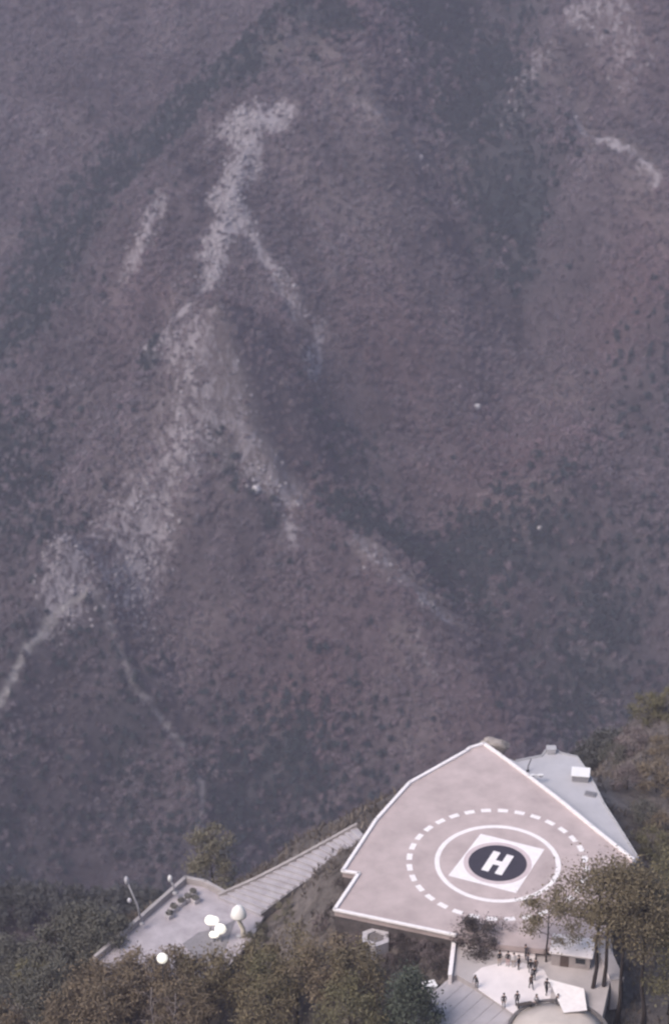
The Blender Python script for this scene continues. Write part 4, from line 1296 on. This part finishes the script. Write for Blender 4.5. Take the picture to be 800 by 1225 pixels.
def far_wood():
    g = np.random.default_rng(12)
    X, Y = np.meshgrid(np.arange(-330, 330, 1.8), np.arange(245, 1420, 1.8))
    x = (X + g.uniform(-1.15, 1.15, X.shape)).ravel(); y = (Y + g.uniform(-1.15, 1.15, Y.shape)).ravel()
    # keep what the valley opening could show, with a margin
    half = 0.133 * np.hypot(y, 300) * 1.25 + 25
    ok = np.abs(x) < half
    x, y = x[ok], y[ok]
    rock, path, red, ev, n1, n2, n3, tan_lit = cover(x, y)
    dens = (0.74 + .6 * n2 + .4 * n1) * (1 - .85 * np.clip(rock * 1.3, 0, 1)) * (1 - .6 * tan_lit) * (terrain_z(x, y) < -34) * (1 - np.clip(path * 2.2, 0, 1))
    k = g.uniform(0, 1, len(x)) < dens
    x, y, rock, path, red, ev, n1, n2, n3, tan_lit = [q[k] for q in (x, y, rock, path, red, ev, n1, n2, n3, tan_lit)]
    z = terrain_z(x, y) - .15
    n = len(x)
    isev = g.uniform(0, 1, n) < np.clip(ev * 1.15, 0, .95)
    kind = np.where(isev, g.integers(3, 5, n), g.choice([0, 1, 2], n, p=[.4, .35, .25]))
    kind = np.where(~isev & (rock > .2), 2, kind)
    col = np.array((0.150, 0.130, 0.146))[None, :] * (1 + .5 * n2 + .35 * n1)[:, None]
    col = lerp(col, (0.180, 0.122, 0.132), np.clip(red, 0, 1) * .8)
    col = lerp(col, (0.19, 0.165, 0.16), tan_lit * .6)
    col = np.where(isev[:, None], np.array((0.036, 0.050, 0.054))[None, :], col)  # evergreen tint, also the painted shade of the gullies
    col = col * g.uniform(.86, 1.16, (n, 1)) * np.array([1, 1, 1])
    col[:, 0] *= g.uniform(.93, 1.08, n)
    sc = g.uniform(.36, .78, n)
    kind = np.where(y < 440, 5, kind)
    col = np.where((y < 440)[:, None], np.array((.088, .090, .088))[None, :] * g.uniform(.8, 1.2, (n, 1)), col)
    sc = np.where(y < 440, g.uniform(.55, .95, n), sc)
    me = bpy.data.meshes.new('far_wood')
    me.vertices.add(n); me.vertices.foreach_set('co', np.stack([x, y, z], 1).astype(np.float32).ravel())
    a = me.attributes.new('tint', 'FLOAT_COLOR', 'POINT'); a.data.foreach_set('color', np.concatenate([np.clip(col, .01, 1), np.ones((n, 1))], 1).astype(np.float32).ravel())
    a = me.attributes.new('size', 'FLOAT', 'POINT'); a.data.foreach_set('value', sc.astype(np.float32))
    a = me.attributes.new('turn', 'FLOAT', 'POINT'); a.data.foreach_set('value', g.uniform(0, 6.28, n).astype(np.float32))
    a = me.attributes.new('sort', 'INT', 'POINT'); a.data.foreach_set('value', kind.astype(np.int32))
    o = bpy.data.objects.new('far_wood', me); COL.objects.link(o)
    ng = bpy.data.node_groups.new('far_wood', 'GeometryNodeTree')
    ng.interface.new_socket('Geometry', in_out='INPUT', socket_type='NodeSocketGeometry')
    ng.interface.new_socket('Geometry', in_out='OUTPUT', socket_type='NodeSocketGeometry')
    N = ng.nodes; Lk = ng.links
    gi = N.new('NodeGroupInput'); gout = N.new('NodeGroupOutput'); jn = N.new('GeometryNodeJoinGeometry')

    def named(nm, dt):
        q = N.new('GeometryNodeInputNamedAttribute'); q.data_type = dt; q.inputs['Name'].default_value = nm
        return q.outputs['Attribute']
    size, turn, sort = named('size', 'FLOAT'), named('turn', 'FLOAT'), named('sort', 'INT')
    cx = N.new('ShaderNodeCombineXYZ'); Lk.new(turn, cx.inputs['Z'])
    er = N.new('FunctionNodeEulerToRotation'); Lk.new(cx.outputs[0], er.inputs[0])
    for i, src in enumerate(SRC):
        cmp_ = N.new('FunctionNodeCompare'); cmp_.data_type = 'INT'; cmp_.operation = 'EQUAL'
        Lk.new(sort, cmp_.inputs[2]); cmp_.inputs[3].default_value = i
        oi = N.new('GeometryNodeObjectInfo'); oi.inputs['Object'].default_value = src; oi.inputs['As Instance'].default_value = True
        ip = N.new('GeometryNodeInstanceOnPoints')
        Lk.new(gi.outputs[0], ip.inputs['Points']); Lk.new(cmp_.outputs[0], ip.inputs['Selection']); Lk.new(oi.outputs['Geometry'], ip.inputs['Instance'])
        Lk.new(er.outputs[0], ip.inputs['Rotation']); Lk.new(size, ip.inputs['Scale'])
        Lk.new(ip.outputs[0], jn.inputs[0])
    Lk.new(jn.outputs[0], gout.inputs[0])
    md = o.modifiers.new('wood', 'NODES'); md.node_group = ng
    print('far wood trees', n)
    return tag(o, 'hazy leafless wood with dark patches of evergreens and painted gully shade covering the whole mountain', 'wood', kind='stuff')


far_wood()

# ------------------------------------------------------------------ people
SKIN = mat('skin', (0.45, 0.29, 0.22), .6, var=.05)
HAIR = mat('black_hair', (0.02, 0.018, 0.017), .6, var=.2)
SHOE = mat('black_shoes', (0.03, 0.03, 0.03), .6, var=.2)
CL = {'black': (0.025, 0.025, 0.03), 'charcoal': (0.06, 0.058, 0.065), 'navy': (0.035, 0.04, 0.07), 'white': (0.70, 0.69, 0.70), 'beige': (0.45, 0.39, 0.34), 'grey': (0.22, 0.21, 0.22), 'brown': (0.11, 0.08, 0.07), 'pink': (0.55, 0.40, 0.40)}


def cloth(c):
    return mat(c + '_cloth', CL[c], .9, var=.25, scale=5)


def make_person(label, pos, rz, top, legs, pose='stand', hgt=1.70, group='people gathered on the plaza'):
    nodes = []; edges = []; reg = []

    def nd(p, r, parent, region):
        nodes.append((Vector(p), r)); reg.append(region)
        if parent is not None: edges.append((parent, len(nodes) - 1))
        return len(nodes) - 1
    hipz = .90
    if pose == 'sit': hipz = .46
    if pose == 'crouch': hipz = .38
    bend = {'stand': 0, 'walk': .05, 'sit': .06, 'crouch': .22, 'lean': .30}[pose]
    hip = nd((0, 0, hipz), .13, None, 'legs')
    waist = nd((0, -bend * .35, hipz + .17), .125, hip, 'top')
    chest = nd((0, -bend * .8, hipz + .38), .145, waist, 'top')
    neckb = nd((0, -bend * 1.05, hipz + .54), .07, chest, 'top')
    neck = nd((0, -bend * 1.15, hipz + .60), .052, neckb, 'skin')
    jaw = nd((0, -bend * 1.25 - .015, hipz + .67), .075, neck, 'skin')
    head = nd((0, -bend * 1.3 - .005, hipz + .75), .098, jaw, 'skin')
    crown = nd((0, -bend * 1.3, hipz + .815), .07, head, 'skin')
    for s in (-1, 1):
        sh = nd((s * .17, -bend * .95, hipz + .49), .062, chest, 'top')
        if pose == 'walk':
            el = nd((s * .23, s * .10 - bend, hipz + .22), .046, sh, 'top'); wr = nd((s * .22, s * .10 - .16, hipz + .02), .032, el, 'top')
        elif pose in ('sit', 'crouch'):
            el = nd((s * .23, -bend - .06, hipz + .22), .046, sh, 'top'); wr = nd((s * .15, -bend - .28, hipz + .14), .032, el, 'top')
        elif pose == 'lean':
            el = nd((s * .22, -bend - .05, hipz + .22), .046, sh, 'top'); wr = nd((s * .14, -bend - .22, hipz + .05), .032, el, 'top')
        else:
            el = nd((s * .235, .03, hipz + .21), .046, sh, 'top'); wr = nd((s * .22, -.05, hipz - .03), .032, el, 'top')
        dv = (nodes[wr][0] - nodes[el][0]).normalized()
        palm = nd(nodes[wr][0] + dv * .05, .034, wr, 'skin')
        pb = nodes[palm][0]
        sd_ = Vector((0, -1, 0)) if abs(dv.y) < .7 else Vector((0, 0, 1))
        for q, (of, ln) in enumerate(((-.03, .065), (-.01, .078), (.01, .074), (.028, .058))):
            k1 = nd(pb + sd_ * of + dv * .045, .0095, palm, 'skin')
            k2 = nd(pb + sd_ * of * 1.1 + dv * (.045 + ln * .55) - Vector((s * .012, 0, 0)), .0088, k1, 'skin')
            nd(pb + sd_ * of * 1.1 + dv * (.045 + ln) - Vector((s * .035, 0, 0)), .0075, k2, 'skin')
        t1 = nd(pb - sd_ * -.045 - Vector((s * .015, 0, 0)), .011, palm, 'skin')
        nd(pb + sd_ * .06 + dv * .035 - Vector((s * .03, 0, 0)), .009, t1, 'skin')
        hj = nd((s * .095, 0, hipz - .06), .095, hip, 'legs')
        if pose == 'walk':
            kn = nd((s * .10, -.14 if s > 0 else .02, .49), .066, hj, 'legs'); an = nd((s * .10, -.20 if s > 0 else .26, .10 if s > 0 else .14), .042, kn, 'legs')
        elif pose == 'sit':
            kn = nd((s * .12, -.42, .48), .066, hj, 'legs'); an = nd((s * .12, -.44, .09), .042, kn, 'legs')
        elif pose == 'crouch':
            kn = nd((s * .15, -.36, .50), .066, hj, 'legs'); an = nd((s * .13, -.12, .09), .042, kn, 'legs')
        else:
            kn = nd((s * .105, -.015, .49), .066, hj, 'legs'); an = nd((s * .11, .01, .09), .042, kn, 'legs')
        ap = nodes[an][0]
        hl = nd(ap + Vector((0, .02, -.05)), .038, an, 'shoe')
        nd(ap + Vector((s * .02, -.15, -.055)), .034, hl, 'shoe')
    me = bpy.data.meshes.new('person'); me.from_pydata([n[0] for n in nodes], edges, [])
    tmp = bpy.data.objects.new('person', me); COL.objects.link(tmp)
    tmp.modifiers.new('skin', 'SKIN').use_smooth_shade = True
    sv = me.skin_vertices[0].data
    for i, n in enumerate(nodes):
        sv[i].radius = (n[1], n[1] * (.72 if reg[i] in ('top',) and n[1] > .1 else 1))
    sv[0].use_root = True
    ss = tmp.modifiers.new('sub', 'SUBSURF'); ss.levels = 1; ss.render_levels = 1
    dg = bpy.context.evaluated_depsgraph_get()
    ev = bpy.data.meshes.new_from_object(tmp.evaluated_get(dg))
    bpy.data.objects.remove(tmp)
    sg = np.array([[*nodes[a][0], *nodes[b][0]] for a, b in edges]); rg = [reg[b] for a, b in edges]
    cen = np.array([p_.center[:] for p_ in ev.polygons])
    best = np.full(len(cen), 1e9); bi = np.zeros(len(cen), int)
    for i in range(len(sg)):
        A, B = sg[i, :3], sg[i, 3:]
        t_ = np.clip(((cen - A) @ (B - A)) / ((B - A) @ (B - A) + 1e-9), 0, 1)
        dd = np.linalg.norm(cen - A - t_[:, None] * (B - A), axis=1)
        mm = dd < best; best[mm] = dd[mm]; bi[mm] = i
    order = {'skin': 0, 'top': 1, 'legs': 2, 'shoe': 3}
    ev.materials.clear()
    for mt in (SKIN, cloth(top), cloth(legs), SHOE): ev.materials.append(mt)
    ev.polygons.foreach_set('material_index', [order[rg[i]] for i in bi])
    ev.name = 'person'
    o = bpy.data.objects.new('person', ev); COL.objects.link(o)
    k = hgt / 1.745
    o.scale = (k, k, k); o.location = pos; o.rotation_euler = (0, 0, rz)
    tag(o, label, 'person', group)
    hc = nodes[head][0]
    hm2 = MB()
    prof = [(.112 * math.sin(math.pi * a / 14) + .004, .118 * math.cos(math.pi * a / 14)) for a in range(0, 8)]
    hm2.lathe([(r_, z_ + .02) for r_, z_ in prof][::-1], (hc.x, hc.y + .018, hc.z), 14)
    hm2.build('hair', HAIR, o, smooth=True)
    fc = MB()
    for s in (-1, 1):
        fc.box((hc.x + s * .036, hc.y - .093, hc.z - .01), (.024, .012, .012), mi=1)
        fc.box((hc.x + s * .098, hc.y + .005, hc.z - .015), (.016, .035, .055), mi=0)
    fc.box((hc.x, hc.y - .102, hc.z - .035), (.022, .03, .04), mi=0, taper=.6)
    fc.box((hc.x, hc.y - .088, hc.z - .07), (.045, .012, .01), mi=2)
    fc.build('face', [SKIN, HAIR, mat('lips', (.32, .14, .12), .5)], o)
    return o


PEOPLE = [
    (570, 1182, -30, 'charcoal', 'charcoal', 'lean', 1.75, 'person in charcoal bending forward, alone at the plaza\'s left'),
    (597, 1155, 20, 'black', 'beige', 'stand', 1.7, 'person in black top and beige trousers, left of the close pair'),
    (607, 1156, -25, 'black', 'pink', 'stand', 1.72, 'person in black top and dusty pink trousers, right of the close pair'),
    (620, 1160, 60, 'black', 'charcoal', 'stand', 1.66, 'slim person in black between the pair and the queue'),
    (614, 1157, 10, 'white', 'beige', 'stand', 1.62, 'person in a white top beside the slim person in black'),
    (628, 1148, 100, 'charcoal', 'black', 'stand', 1.76, 'person in dark clothes standing farthest back near the helipad'),
    (634, 1166, 180, 'black', 'grey', 'walk', 1.75, 'person in black top and grey trousers walking, upper of the queue'),
    (638, 1174, 170, 'black', 'charcoal', 'stand', 1.72, 'person in black at the right of the queue'),
    (635, 1184, 200, 'brown', 'black', 'walk', 1.75, 'person in brown top walking, lowest of the queue'),
    (653, 1190, 150, 'black', 'black', 'walk', 1.8, 'person striding in all black beside the white awning'),
    (664, 1203, 120, 'charcoal', 'grey', 'crouch', 1.7, 'person crouching right of the striding person'),
    (644, 1201, -60, 'grey', 'grey', 'crouch', 1.7, 'person in grey crouching left of the striding person'),
    (602, 1206, 0, 'charcoal', 'grey', 'stand', 1.68, 'person in charcoal at the plaza\'s front edge, left of the bench'),
    (618, 1204, 180, 'charcoal', 'charcoal', 'stand', 1.75, 'person in dark clothes standing at the bench'),
    (631, 1158, 90, 'navy', 'black', 'stand', 1.74, 'person in navy standing at the left of the queue'),
    (640, 1164, 200, 'brown', 'charcoal', 'stand', 1.7, 'person in brown top and charcoal trousers in the middle of the queue'),
]
for u, v, rz, top, legs, pose, hg, lab in PEOPLE:
    make_person(lab, tuple(at(u, v, PLZ + (.006))), R(rz), top, legs, pose, hg)
